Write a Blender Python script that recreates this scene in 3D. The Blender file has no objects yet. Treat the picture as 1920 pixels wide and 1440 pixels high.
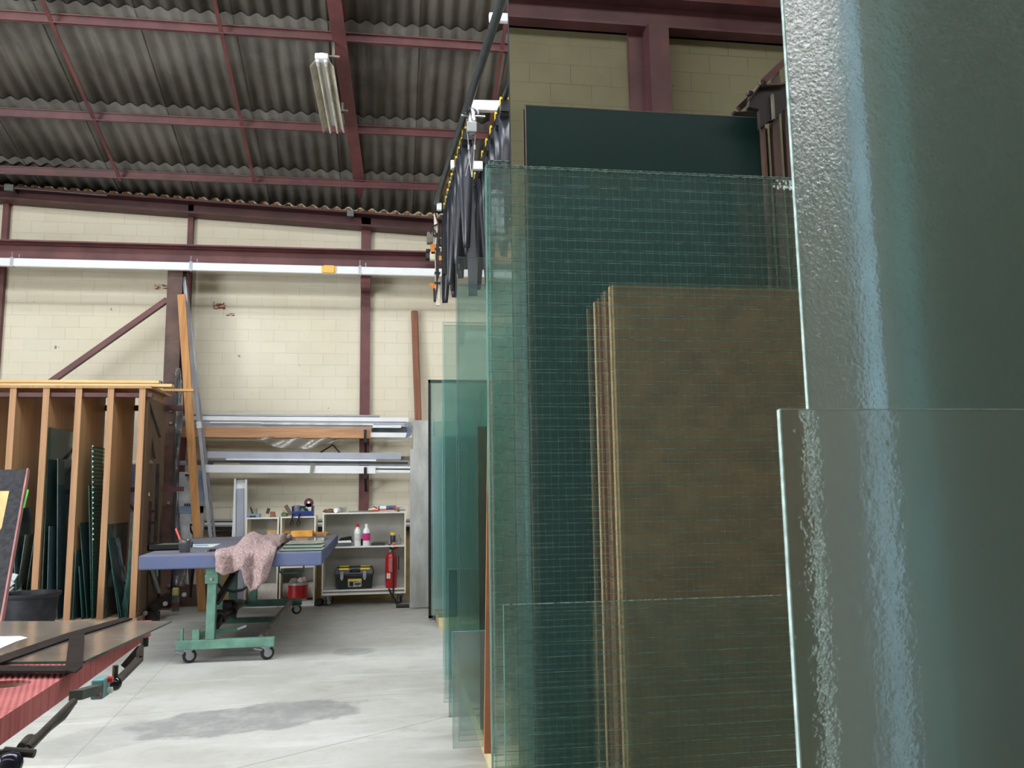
import bpy, math, random
from mathutils import Vector, Matrix
random.seed(7)
S = bpy.context.scene
COL = S.collection
PI = math.pi

# ------------------------------------------------------------------ camera
H = 1.45
FPX, YAW, PITCH, ROLL = 1540.0, math.radians(8.4), math.radians(7.6), math.radians(-0.85)
fw = Vector((math.sin(YAW)*math.cos(PITCH), math.cos(YAW)*math.cos(PITCH), math.sin(PITCH)))
r0 = Vector((math.cos(YAW), -math.sin(YAW), 0)); u0 = r0.cross(fw)
rt = math.cos(ROLL)*r0 + math.sin(ROLL)*u0
up = -math.sin(ROLL)*r0 + math.cos(ROLL)*u0
cd = bpy.data.cameras.new('camera'); cam = bpy.data.objects.new('camera', cd); COL.objects.link(cam)
M3 = Matrix((rt, up, -fw)).transposed()
cam.matrix_world = Matrix.Translation((0, 0, H)) @ M3.to_4x4()
cd.sensor_width = 36; cd.lens = FPX/1920*36; cd.clip_start = 0.05; cd.clip_end = 100
cd.dof.use_dof = True; cd.dof.focus_distance = 4.5; cd.dof.aperture_fstop = 15
S.camera = cam

# ------------------------------------------------------------------ world / light / exposure
w = bpy.data.worlds.new('world'); S.world = w; w.use_nodes = True
w.node_tree.nodes['Background'].inputs[0].default_value = (.75, .85, 1, 1)
w.node_tree.nodes['Background'].inputs[1].default_value = .3
S.view_settings.view_transform = 'Standard'; S.view_settings.look = 'None'
S.view_settings.gamma = 1; S.view_settings.use_curve_mapping = False
S.view_settings.exposure = 0.28
ADDED_SKYLIGHT = 14.5  # strength of the unseen roof strips added for brightness
LEFT_FILL = 11.0      # daylight strength of an added, unseen door in the left wall
REAR_FILL = 5.5     # daylight strength of an added, unseen window band behind the camera
c = S.cycles
c.max_bounces = 24; c.diffuse_bounces = 5; c.glossy_bounces = 6; c.transmission_bounces = 20
c.transparent_max_bounces = 40; c.use_denoising = True; c.sample_clamp_indirect = 6
c.caustics_reflective = False; c.caustics_refractive = True; c.blur_glossy = .5

# ------------------------------------------------------------------ pixel helpers (1920x1440 frame)
def ray(px, py): return fw + rt*((px-960)/FPX) - up*((py-720)/FPX)
def at(px, py, Y):
    v = ray(px, py); t = Y/v.y; return Vector((v.x*t, Y, H+v.z*t))
def onz(px, py, z):
    v = ray(px, py); t = (z-H)/v.z; return Vector((v.x*t, v.y*t, z))
def XA(px, Y, py=900): return at(px, py, Y).x
def ZA(py, Y, px=600): return at(px, py, Y).z

# ------------------------------------------------------------------ mesh builder
class MB:
    def __init__(s): s.v = []; s.f = []
    def add(s, vs, fs):
        n = len(s.v); s.v += [Vector(a) for a in vs]; s.f += [tuple(i+n for i in f) for f in fs]; return s
    def box(s, x0, x1, y0, y1, z0, z1):
        return s.add([(x0,y0,z0),(x1,y0,z0),(x1,y1,z0),(x0,y1,z0),(x0,y0,z1),(x1,y0,z1),(x1,y1,z1),(x0,y1,z1)],
                     [(0,3,2,1),(4,5,6,7),(0,1,5,4),(1,2,6,5),(2,3,7,6),(3,0,4,7)])
    def hexa(s, b, t):
        """b, t: four bottom and four top points in the same order"""
        return s.add(list(b)+list(t), [(0,3,2,1),(4,5,6,7),(0,1,5,4),(1,2,6,5),(2,3,7,6),(3,0,4,7)])
    def bar(s, p, q, w, h, upv=(0,0,1)):
        p = Vector(p); q = Vector(q); d = (q-p).normalized(); u = Vector(upv)
        a = d.cross(u)
        if a.length < 1e-4: a = d.cross(Vector((0,1,0)))
        a.normalize(); b = a.cross(d).normalized()
        a *= w/2; b *= h/2
        return s.hexa([p-a-b, p+a-b, q+a-b, q-a-b], [p-a+b, p+a+b, q+a+b, q-a+b])
    def cyl(s, p, q, r, r2=None, n=12, cap=True):
        p = Vector(p); q = Vector(q); r2 = r if r2 is None else r2
        d = (q-p).normalized(); a = d.orthogonal().normalized(); b = d.cross(a)
        vs = []
        for (c0, rr) in ((p, r), (q, r2)):
            for k in range(n):
                t = 2*PI*k/n; vs.append(c0+a*math.cos(t)*rr+b*math.sin(t)*rr)
        fs = [(k, (k+1) % n, n+(k+1) % n, n+k) for k in range(n)]
        if cap: fs += [tuple(range(n-1, -1, -1)), tuple(range(n, 2*n))]
        return s.add(vs, fs)
    def tube(s, pts, r, n=8):
        pts = [Vector(p) for p in pts]; vs = []; m = len(pts)
        a = (pts[1]-pts[0]).orthogonal().normalized()
        for i, p in enumerate(pts):
            d = (pts[min(i+1, m-1)]-pts[max(i-1, 0)]).normalized()
            a = (a-d*a.dot(d)).normalized(); b = d.cross(a)
            rr = r[i] if isinstance(r, (list, tuple)) else r
            vs += [p+a*math.cos(2*PI*k/n)*rr+b*math.sin(2*PI*k/n)*rr for k in range(n)]
        fs = [(i*n+k, i*n+(k+1) % n, (i+1)*n+(k+1) % n, (i+1)*n+k) for i in range(m-1) for k in range(n)]
        fs += [tuple(range(n-1, -1, -1)), tuple(range((m-1)*n, m*n))]
        return s.add(vs, fs)
    def lathe(s, c0, prof, n=20, axis=(0,0,1)):
        c0 = Vector(c0); d = Vector(axis).normalized(); a = d.orthogonal().normalized(); b = d.cross(a); vs = []
        for r, z in prof:
            vs += [c0+d*z+a*math.cos(2*PI*k/n)*r+b*math.sin(2*PI*k/n)*r for k in range(n)]
        m = len(prof)
        fs = [(i*n+k, i*n+(k+1) % n, (i+1)*n+(k+1) % n, (i+1)*n+k) for i in range(m-1) for k in range(n)]
        fs += [tuple(range(n-1, -1, -1)), tuple(range((m-1)*n, m*n))]
        return s.add(vs, fs)
    def prism(s, poly, off):
        """poly: list of 3d points (planar), extruded by off"""
        off = Vector(off); n = len(poly); vs = [Vector(p) for p in poly]+[Vector(p)+off for p in poly]
        fs = [tuple(range(n-1, -1, -1)), tuple(range(n, 2*n))]+[(k, (k+1) % n, n+(k+1) % n, n+k) for k in range(n)]
        return s.add(vs, fs)
    def grid(s, fn, nu, nv):
        vs = [fn(i/nu, j/nv) for j in range(nv+1) for i in range(nu+1)]
        fs = [(j*(nu+1)+i, j*(nu+1)+i+1, (j+1)*(nu+1)+i+1, (j+1)*(nu+1)+i) for j in range(nv) for i in range(nu)]
        return s.add(vs, fs)
    def build(s, name, m, parent=None, bevel=0, smooth=False, solid=0, subsurf=0):
        me = bpy.data.meshes.new(name)
        lo = Vector([min(v[i] for v in s.v) for i in range(3)]); hi = Vector([max(v[i] for v in s.v) for i in range(3)])
        o0 = Vector(((lo.x+hi.x)/2, (lo.y+hi.y)/2, lo.z))
        me.from_pydata([tuple(v-o0) for v in s.v], [], s.f); me.update()
        import bmesh
        bm = bmesh.new(); bm.from_mesh(me); bmesh.ops.recalc_face_normals(bm, faces=bm.faces); bm.to_mesh(me); bm.free()
        o = bpy.data.objects.new(name, me); COL.objects.link(o)
        me.materials.append(m)
        if smooth:
            for p in me.polygons: p.use_smooth = True
            try: me.set_sharp_from_angle(angle=math.radians(42))
            except Exception: pass
        if parent is not None:
            o.parent = parent; o.location = o0-wloc(parent)
        else: o.location = o0
        if solid:
            md = o.modifiers.new('solid', 'SOLIDIFY'); md.thickness = solid; md.offset = 0
        if bevel:
            md = o.modifiers.new('bevel', 'BEVEL'); md.width = bevel; md.segments = 2; md.limit_method = 'ANGLE'
        if subsurf:
            md = o.modifiers.new('sub', 'SUBSURF'); md.levels = subsurf; md.render_levels = subsurf
        return o
def wloc(o):
    l = Vector(o.location)
    while o.parent: o = o.parent; l += Vector(o.location)
    return l
def B(*a): return MB().box(*a)
def tag(o, label, cat, group=None, kind=None):
    o['label'] = label; o['category'] = cat
    if group: o['group'] = group
    if kind: o['kind'] = kind
    return o
def thing(name, label, cat, loc=(0,0,0), group=None):
    o = bpy.data.objects.new(name, None); COL.objects.link(o); o.location = loc; o.empty_display_size = .1
    return tag(o, label, cat, group)
def struct(o): o['kind'] = 'structure'; return o
def copy_tree(o, parent=None):
    n = o.copy(); COL.objects.link(n); n.parent = parent
    for ch in [x for x in COL.objects if x.parent == o]: copy_tree(ch, n)
    return n

# ------------------------------------------------------------------ materials
def lin(r, g, b):
    f = lambda x: (x/255/12.92) if x/255 <= .04045 else ((x/255+.055)/1.055)**2.4
    return (f(r), f(g), f(b), 1)
class NT:
    def __init__(s, name):
        s.m = bpy.data.materials.new(name); s.m.use_nodes = True; s.t = s.m.node_tree
        s.t.nodes.clear(); s.out = s.t.nodes.new('ShaderNodeOutputMaterial')
    def n(s, typ, **kw):
        x = s.t.nodes.new('ShaderNode'+typ)
        for k, v in kw.items():
            if hasattr(x, k): setattr(x, k, v)
        return x
    def l(s, a, b): s.t.links.new(a, b)
    def math(s, op, a, b=None, c3=None):
        x = s.n('Math', operation=op)
        for i, v in enumerate((a, b, c3)):
            if v is None: continue
            if hasattr(v, 'is_output'): s.l(v, x.inputs[i])
            else: x.inputs[i].default_value = v
        return x.outputs[0]
    def mix(s, f, a, b, blend='MIX'):
        x = s.n('Mix', data_type='RGBA', blend_type=blend)
        for i, v in ((0, f), (6, a), (7, b)):
            if hasattr(v, 'is_output'): s.l(v, x.inputs[i])
            else: x.inputs[i].default_value = v
        return x.outputs[2]
    def pos(s): return s.n('NewGeometry').outputs['Position']
    def sep(s, v):
        x = s.n('SeparateXYZ'); s.l(v, x.inputs[0]); return x.outputs
    def comb(s, x, y, z=0):
        k = s.n('CombineXYZ')
        for i, v in enumerate((x, y, z)):
            if hasattr(v, 'is_output'): s.l(v, k.inputs[i])
            else: k.inputs[i].default_value = v
        return k.outputs[0]
    def noise(s, vec, scale, detail=4, rough=.55, dist=0):
        x = s.n('TexNoise'); x.inputs['Scale'].default_value = scale; x.inputs['Detail'].default_value = detail
        x.inputs['Roughness'].default_value = rough; x.inputs['Distortion'].default_value = dist
        s.l(vec, x.inputs['Vector']); return x.outputs['Fac']
    def scale(s, vec, sx, sy, sz):
        x = s.n('VectorMath', operation='MULTIPLY'); s.l(vec, x.inputs[0]); x.inputs[1].default_value = (sx, sy, sz); return x.outputs[0]
    def ramp(s, f, a, b, lo=0., hi=1.):
        x = s.n('MapRange'); x.interpolation_type = 'SMOOTHSTEP'
        s.l(f, x.inputs[0]); x.inputs[1].default_value = a; x.inputs[2].default_value = b
        x.inputs[3].default_value = lo; x.inputs[4].default_value = hi; return x.outputs[0]
    def bump(s, h, st=.3, dist=.01):
        x = s.n('Bump'); x.inputs['Strength'].default_value = st; x.inputs['Distance'].default_value = dist
        s.l(h, x.inputs['Height']); return x.outputs[0]
    def pbr(s, col, rough=.6, metal=0, normal=None, **kw):
        x = s.n('BsdfPrincipled')
        for k, v in (('Base Color', col), ('Roughness', rough), ('Metallic', metal)):
            if hasattr(v, 'is_output'): s.l(v, x.inputs[k])
            else: x.inputs[k].default_value = v
        if normal is not None: s.l(normal, x.inputs['Normal'])
        for k, v in kw.items(): x.inputs[k.replace('_', ' ')].default_value = v
        return x.outputs[0]
    def done(s, sh): s.l(sh, s.out.inputs[0]); return s.m

def paint(name, rgb, rough=.55, metal=0, var=.12, nscale=6, bump=0, spec=.5):
    t = NT(name); p = t.pos(); n = t.noise(p, nscale, 5)
    c0 = lin(*rgb); d = tuple(x*(1-var*2.2) for x in c0[:3])+(1,); e = tuple(min(1, x*(1+var)) for x in c0[:3])+(1,)
    col = t.mix(t.ramp(n, .3, .7), d, e)
    nm = t.bump(t.noise(p, nscale*12, 3), bump, .003) if bump else None
    return t.done(t.pbr(col, rough, metal, nm, Specular_IOR_Level=spec))
def woodm(name, a, b, axis='z', sc=1., rough=.6):
    t = NT(name); p = t.pos()
    k = {'x': (1.2, 22, 22), 'y': (22, 1.2, 22), 'z': (22, 22, 1.2)}[axis]
    n = t.noise(t.scale(p, *[q*sc for q in k]), 1., 5, .6, .6)
    return t.done(t.pbr(t.mix(t.ramp(n, .3, .72), lin(*a), lin(*b)), rough, 0, t.bump(n, .15, .003)))
def clearglass(name, tint, refl=1., haze=0., hazecol=(190, 210, 205), rough=.02, bump=None):
    """thin sheet glass: tinted see-through face with a fresnel reflection; haze = dust, satin film or pale colour put in for reflected light"""
    t = NT(name)
    tint = tuple(math.sqrt(q) for q in tint[:3])+(1,)   # a sheet has two faces
    tr = t.n('BsdfTransparent'); tr.inputs[0].default_value = tint
    gl = t.n('BsdfGlossy'); gl.inputs['Roughness'].default_value = rough; gl.inputs[0].default_value = (1, 1, 1, 1)
    fr = t.n('Fresnel'); fr.inputs[0].default_value = 1.5
    mx = t.n('MixShader'); t.l(t.math('MULTIPLY', fr.outputs[0], refl), mx.inputs[0]); t.l(tr.outputs[0], mx.inputs[1]); t.l(gl.outputs[0], mx.inputs[2])
    o = mx.outputs[0]
    if haze:
        di = t.n('BsdfDiffuse'); di.inputs[0].default_value = lin(*hazecol)
        tl = t.n('BsdfTranslucent'); tl.inputs[0].default_value = lin(*hazecol)
        m3 = t.n('MixShader'); m3.inputs[0].default_value = .5; t.l(di.outputs[0], m3.inputs[1]); t.l(tl.outputs[0], m3.inputs[2])
        m2 = t.n('MixShader'); n = t.noise(t.scale(t.pos(), 3, 3, 1), 1.3, 5)
        t.l(t.math('MULTIPLY', t.ramp(n, .25, .8, .6, 1.4), haze), m2.inputs[0]); t.l(o, m2.inputs[1]); t.l(m3.outputs[0], m2.inputs[2]); o = m2.outputs[0]
    return t.done(o)

red = paint('oxide_red_steel', (112, 66, 68), .5, 0, .14, 3)
red_dk = paint('dark_oxide_red_steel', (84, 48, 50), .6, 0, .15, 3)
red_br = paint('brown_oxide_steel', (96, 70, 62), .55, 0, .2, 4)
white_p = paint('white_melamine', (232, 233, 230), .4, 0, .03)
offwhite = paint('warm_white_edge', (238, 232, 214), .4, 0, .03)
grey_bk = paint('grey_back_panel', (186, 185, 180), .7, 0, .04)
white_mt = paint('white_enamel', (236, 240, 244), .35, 0, .02)
alu = paint('mill_aluminium', (168, 170, 178), .45, .5, .06, 4)
alu_b = paint('bluish_aluminium', (172, 176, 190), .5, .2, .04, 4)
silver = paint('zinc_plated', (195, 195, 195), .3, .9, .05)
black = paint('black_plastic', (22, 23, 26), .45, 0, .1)
black_r = paint('black_rubber', (26, 26, 30), .5, 0, .1)
darkst = paint('dark_steel', (52, 46, 42), .5, .5, .3, 14)
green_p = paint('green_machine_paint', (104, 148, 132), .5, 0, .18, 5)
green_d = paint('green_machine_paint_shaded', (70, 108, 96), .5, 0, .2, 5)  # same green, darker: shade under the table put into the colour
grey_pipe = paint('bare_grey_pipe', (128, 122, 112), .55, .3, .25, 8)
orange = paint('orange_crane_paint', (206, 128, 48), .45, 0, .06)
copper = paint('salmon_tube_paint', (222, 158, 122), .45, 0, .04)
yellow = paint('yellow_plastic', (232, 200, 50), .45, 0, .05)
redg = paint('gloss_red', (186, 28, 36), .3, 0, .06)
amber = paint('amber_plastic', (240, 190, 90), .5, 0, .03)
wood_l = woodm('pale_pine', (206, 172, 118), (236, 208, 150), 'x')
wood_o = woodm('orange_pine_beam', (176, 128, 92), (204, 158, 116), 'x')
wood_z = woodm('orange_pine_upright', (176, 122, 70), (206, 152, 94), 'z')
wood_b = woodm('brown_wood_pole', (120, 74, 52), (148, 96, 70), 'z')
wood_g = woodm('weathered_grey_wood', (96, 84, 80), (126, 112, 106), 'x')
mdf = woodm('brown_particle_board', (172, 136, 98), (188, 152, 112), 'z', .6)
mdf_e = woodm('orange_board_edge', (158, 118, 82), (178, 136, 98), 'z')

def m_block(name, base, dark, sx, sz, mort=.5):
    t = NT(name); p = t.pos(); x, y, z = t.sep(p)
    vec = t.comb(t.math('ADD', x, .11), t.math('ADD', z, .06))
    br = t.n('TexBrick'); t.l(vec, br.inputs['Vector']); br.inputs['Scale'].default_value = 1
    br.inputs['Brick Width'].default_value = sx; br.inputs['Row Height'].default_value = sz
    br.inputs['Mortar Size'].default_value = .004; br.inputs['Mortar Smooth'].default_value = .6
    br.inputs['Color1'].default_value = (1, 1, 1, 1); br.inputs['Color2'].default_value = (.86, .86, .86, 1); br.inputs['Mortar'].default_value = (1, 1, 1, 1)
    br.inputs['Bias'].default_value = -.4
    n1 = t.noise(p, .9, 5); n2 = t.noise(t.scale(p, 3, 3, 60), 1., 3); n3 = t.noise(p, 9, 2); n4 = t.noise(p, 2.2, 4)
    col = t.mix(t.ramp(n1, .35, .75), lin(*base), lin(*dark))
    col = t.mix(.35, col, br.outputs['Color'], 'MULTIPLY')
    mm = t.math('MULTIPLY', br.outputs['Fac'], t.ramp(n4, .38, .62, .12, mort))
    col = t.mix(mm, col, lin(96, 88, 70))
    col = t.mix(t.ramp(n3, .76, .8, 0, .7), col, lin(80, 66, 50))
    # chipped bare-brick spots
    def chip(px, py, wx, wz):
        q = at(px, py, 12.3)
        a = t.math('LESS_THAN', t.math('ABSOLUTE', t.math('SUBTRACT', x, q.x)), wx)
        b = t.math('LESS_THAN', t.math('ABSOLUTE', t.math('SUBTRACT', z, q.z)), wz)
        return t.math('MULTIPLY', t.math('MULTIPLY', a, b), t.ramp(t.noise(t.scale(p, 14, 14, 60), 1., 3), .47, .53))
    if name == 'cream_block_wall':
        for (a, b, c1, d) in ((411, 573, .09, .055), (302, 538, .09, .04), (432, 590, .06, .02)):
            col = t.mix(chip(a, b, c1, d), col, lin(140, 70, 48))
    h = t.math('ADD', t.math('MULTIPLY', br.outputs['Fac'], -1.), t.math('MULTIPLY', n2, .5))
    return t.done(t.pbr(col, .75, 0, t.bump(h, .35, .006), Specular_IOR_Level=.25))
wall_m = m_block('cream_block_wall', (234, 228, 208), (226, 217, 194), .36, .172, .3)
wall_b = m_block('cream_block_wall_dimmed', (122, 116, 92), (102, 97, 76), .36, .178, .9)  # rear copy of the cream blocks, its dim light put into the colour

def m_roof():
    t = NT('fibre_cement'); p = t.pos()
    n1 = t.noise(p, 1.4, 5); n2 = t.noise(t.scale(p, 14, 1.2, 1.2), 1., 4); n3 = t.noise(p, 60, 2)
    col = t.mix(t.ramp(n1, .35, .7), lin(114, 111, 105), lin(88, 84, 80))
    col = t.mix(t.ramp(n2, .45, .75, 0, .5), col, lin(70, 66, 62))
    col = t.mix(t.ramp(n3, .4, .8, 0, .2), col, lin(130, 128, 120))
    return t.done(t.pbr(col, .9, 0, t.bump(n3, .3, .004), Specular_IOR_Level=.1))
roof_m = m_roof()

def m_floor():
    t = NT('worn_concrete'); p = t.pos(); x, y, z = t.sep(p)
    n1 = t.noise(p, .55, 7, .6); n2 = t.noise(p, 4, 6, .65); n3 = t.noise(t.scale(p, 1, 5, 1), 1.2, 6, .6, .5); n4 = t.noise(p, 30, 3)
    col = t.mix(t.ramp(n1, .35, .68), lin(188, 188, 184), lin(164, 163, 156))
    col = t.mix(t.ramp(n2, .5, .8, 0, .5), col, lin(148, 144, 134))
    col = t.mix(t.ramp(n3, .52, .78, 0, .5), col, lin(212, 214, 214))
    col = t.mix(t.ramp(n4, .62, .75, 0, .2), col, lin(120, 114, 106))
    def stain_and_shade(p0, p1, rw, colr, amt):
        a = onz(*p0, 0); b = onz(*p1, 0); mid = (a+b)/2; d = (b-a); L = d.length/2; d.normalize()
        dx = t.math('SUBTRACT', x, mid.x); dy = t.math('SUBTRACT', y, mid.y)
        u = t.math('DIVIDE', t.math('ADD', t.math('MULTIPLY', dx, d.x), t.math('MULTIPLY', dy, d.y)), L)
        v = t.math('DIVIDE', t.math('ADD', t.math('MULTIPLY', dx, -d.y), t.math('MULTIPLY', dy, d.x)), rw)
        r = t.math('ADD', t.math('MULTIPLY', u, u), t.math('MULTIPLY', v, v))
        r = t.math('ADD', r, t.math('MULTIPLY', t.math('SUBTRACT', t.noise(p, 2.6, 6, .6), .5), 2.2))
        f = t.ramp(r, .7, 1.05, amt, 0); f = t.math('MULTIPLY', f, t.ramp(t.noise(p, 7, 5, .7), .3, .6, .55, 1)); return f
    f = stain_and_shade((230, 1375), (700, 1318), .36, None, .75); col = t.mix(f, col, lin(122, 124, 124))
    f = stain_and_shade((30, 1425), (330, 1350), .3, None, .4); col = t.mix(f, col, lin(134, 136, 136))
    f = stain_and_shade((630, 1228), (705, 1215), .22, None, .5); col = t.mix(f, col, lin(128, 128, 126))
    f = stain_and_shade((560, 1135), (790, 1128), .3, None, .5); col = t.mix(f, col, lin(104, 100, 94))  # shade at the foot of the cart put into the floor colour
    def joint(p0, p1, w=.006, amt=.75):
        a = onz(*p0, 0); b = onz(*p1, 0); d = (b-a).normalized()
        v = t.math('ABSOLUTE', t.math('ADD', t.math('MULTIPLY', t.math('SUBTRACT', x, a.x), -d.y), t.math('MULTIPLY', t.math('SUBTRACT', y, a.y), d.x)))
        return t.ramp(v, w*.4, w, amt, 0)
    for a in (((500, 1320), (835, 1294), .006, .5), ((650, 1390), (846, 1342), .007, .6), ((275, 1283), (60, 1500), .006, .35)):
        col = t.mix(joint(*a), col, lin(96, 92, 86))
    ro = t.ramp(n2, .3, .7, .45, .7)
    return t.done(t.pbr(col, ro, 0, t.bump(n2, .12, .004), Specular_IOR_Level=.35))
floor_m = m_floor()

# ------------------------------------------------------------------ setting: shell
XL, XR, YB, YF = -9.0, 7.0, -1.5, 12.3
TS = math.tan(math.radians(19)); ZE = 5.85
RIDGE = 5.4
def zr(y): return ZE+TS*(YF-y) if y > RIDGE else ZE+TS*(YF-RIDGE)-TS*(RIDGE-y)*.35
struct(B(XL, XR, YB, YF+.2, -.1, 0).build('floor', floor_m))
struct(B(XL, XR, YF, YF+.2, 0, 6.2).build('wall_far', wall_m))
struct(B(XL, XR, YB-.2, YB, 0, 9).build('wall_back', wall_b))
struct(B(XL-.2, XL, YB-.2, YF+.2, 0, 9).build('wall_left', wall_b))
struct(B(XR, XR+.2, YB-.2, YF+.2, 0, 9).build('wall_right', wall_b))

# corrugated roof, rows of overlapping sheets
rows = [(YF+.12, 11.70), (11.70, 10.66), (10.66, 9.25), (9.25, 7.85), (7.85, 6.9)]
PITCHW = .177
eL = at(0, 350, YF); eR = at(860, 412, YF)
def eave_z(x): return eL.z+(eR.z-eL.z)*(x-eL.x)/(eR.x-eL.x)
for ri, (y0, y1) in enumerate(rows):
    m = MB()
    nsh = int((XR-XL)/(PITCHW*6))+1
    off = -.3 if ri % 2 else -.3
    for k in range(nsh):
        xa = XL+off+k*PITCHW*6; xb = xa+PITCHW*6+.05
        N = 54
        for side in (0, 1):
            pass
        vs = []; nr = 2
        ya, yb = y0, y1-.16
        for j in range(nr):
            y = ya if j == 0 else yb
            for i in range(N+1):
                x = xa+(xb-xa)*i/N
                zz = zr(y)
                if ri == 0 and j == 0: zz = eave_z(x)+.02
                if j == 1: zz -= .022
                zz += .024*math.sin(2*PI*x/PITCHW) - .012*(i/N)
                vs.append((x, y, zz))
        n1 = N+1
        fs = [(i, i+1, n1+i+1, n1+i) for i in range(N)]
        m.add(vs, fs)
    o = m.build('ceiling', roof_m, solid=.009, smooth=True); struct(o)
# roof over and behind the camera, with two glowing strips added as unseen skylights
def slab(ya, yb, name, mt, x0=XL, x1=XR, th=.05):
    m = MB(); m.hexa([(x0, ya, zr(ya)), (x1, ya, zr(ya)), (x1, yb, zr(yb)), (x0, yb, zr(yb))],
                     [(x0, ya, zr(ya)+th), (x1, ya, zr(ya)+th), (x1, yb, zr(yb)+th), (x0, yb, zr(yb)+th)])
    return struct(m.build(name, mt))
t = NT('added_skylight_glow'); em = t.n('Emission'); em.inputs[0].default_value = (.93, .97, 1, 1); em.inputs[1].default_value = ADDED_SKYLIGHT
sky_m = t.done(em.outputs[0])
def fill_emitter(nm, k):
    t = NT(nm); em = t.n('Emission'); em.inputs[0].default_value = (.95, .98, 1, 1); em.inputs[1].default_value = k; return t.done(em.outputs[0])
struct(B(XL, XL+.02, -1.0, 4.5, .3, 5.0).build('added_light_panel_4', fill_emitter('left_fill_glow', LEFT_FILL)))  # glowing panel added on the unseen left wall to brighten the room
struct(B(-8.5, 6.5, YB, YB+.02, 6.0, 7.3).build('added_light_panel_5', fill_emitter('rear_fill_glow', REAR_FILL)))  # glowing band added behind the camera to brighten the far wall
slab(6.95, 6.3, 'ceiling', roof_m)
slab(6.3, 5.45, 'added_light_panel_1', sky_m)
slab(5.45, 4.6, 'ceiling', roof_m)
slab(4.6, 4.0, 'added_light_panel_2', sky_m)
slab(4.0, 1.2, 'ceiling', roof_m)
slab(1.2, .4, 'ceiling', roof_m)
slab(.4, YB-.2, 'ceiling', roof_m)

# purlins
for k, y in enumerate((11.70, 10.66, 9.25, 7.85)):
    z = zr(y)-.045
    m = MB(); m.bar((XL, y, z-.05), (XR, y, z-.05), .012, .1, (0, -TS, 1))
    m.bar((XL, y-.03, z-.1), (XR, y-.03, z-.1), .07, .012, (0, -TS, 1)); m.bar((XL, y-.03, z), (XR, y-.03, z), .07, .012, (0, -TS, 1))
    struct(m.build('trim_%d' % (k+1), red))
# sag ties between the purlins
for k, px in enumerate(((180, 205), (456, 215), (915, 245))):
    q = at(px[0], px[1], 10.66); x = q.x
    m = MB(); m.bar((x, 11.72, zr(11.72)-.17), (x, 7.0, zr(7.0)-.17), .045, .012, (0, TS, 1))
    struct(m.build('trim_%d' % (k+5), red))
# rafters
rf0 = at(626, 0, 8.46); rf1 = at(678, 372, 12.1)
def rafter(dx, name):
    d = rf1-rf0; p = rf0-d*.45; q = rf1
    v = Vector((dx, 0, 0)); upv = (0, TS, 1); u3 = Vector(upv).normalized()
    m = MB(); p = p+v; q = q+v
    m.bar(p, q, .16, .014, upv); m.bar(p+u3*.15, q+u3*.15, .012, .3, upv); m.bar(p+u3*.30, q+u3*.30, .16, .014, upv)
    return struct(m.build(name, red))
rafter(0, 'trim_8'); rafter(-5.2, 'trim_9'); rafter(5.4, 'trim_10')
# eave beam under the roof edge
m = MB(); a0 = at(-600, 329, 12.1); b0 = at(1500, 486, 12.1)
def eline(py0, py1, h, yy, dy):
    p = at(0, py0, yy); q = at(801, py1, yy); d = (q-p)/(q.x-p.x)
    a = p+d*(XL-p.x); b = p+d*(XR-p.x)
    m.bar(a, b, dy, h, (0, 0, 1))
eline(376, 436, .03, 12.17, .26); eline(366, 425, .16, 12.25, .06); eline(354, 413, .03, 12.17, .26)
struct(m.build('trim_11', red_dk))
# worn timber fillets in the waves of the roof edge
m = MB()
i = 0; x = XL+.05
fill_m = paint('aged_foam_filler', (150, 112, 66), .9, 0, .5, 20)
n0 = int((XR-XL)/PITCHW)
for i in range(n0):
    x = math.ceil(XL/PITCHW)*PITCHW+i*PITCHW+PITCHW/4
    zz = eave_z(x)
    m.hexa([(x-.06, 12.15, zz-.05), (x+.06, 12.15, zz-.05), (x+.06, 12.28, zz-.05), (x-.06, 12.28, zz-.05)],
           [(x-.03, 12.15, zz+.005), (x+.03, 12.15, zz+.005), (x+.03, 12.28, zz+.005), (x-.03, 12.28, zz+.005)])
struct(m.build('trim_12', fill_m))
# wall posts flush with the blockwork
for k, (px, w_) in enumerate(((351, .075), (685, .14), (-2, .075))):
    xx = XA(px, 12.25, 600)
    struct(B(xx-w_/2, xx+w_/2, 12.22, 12.31, 0, 5.75).build('trim_%d' % (13+k), red))
for k, xx in enumerate((-8.2, 3.6)):
    struct(B(xx-.07, xx+.07, 12.22, 12.31, 0, 5.6).build('trim_%d' % (16+k), red))
# crane runway beam along the far wall
zb = at(400, 497, 11.8).z; zt = at(400, 468, 11.8).z
m = B(XL, XR, 11.72, 11.88, zt-.02, zt); m.box(XL, XR, 11.79, 11.81, zb, zt); m.box(XL, XR, 11.70, 11.9, zb-.02, zb)
m.box(XL, XR, 11.6, 11.72, zt-.012, zt+.008)
rb = m.build('crane_runway_beam', red); tag(rb, 'long dark red steel runway beam running along the far wall above the white rail', 'beam')
# wall brackets that carry it
bx0 = XA(327, 11.85, 700)
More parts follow.
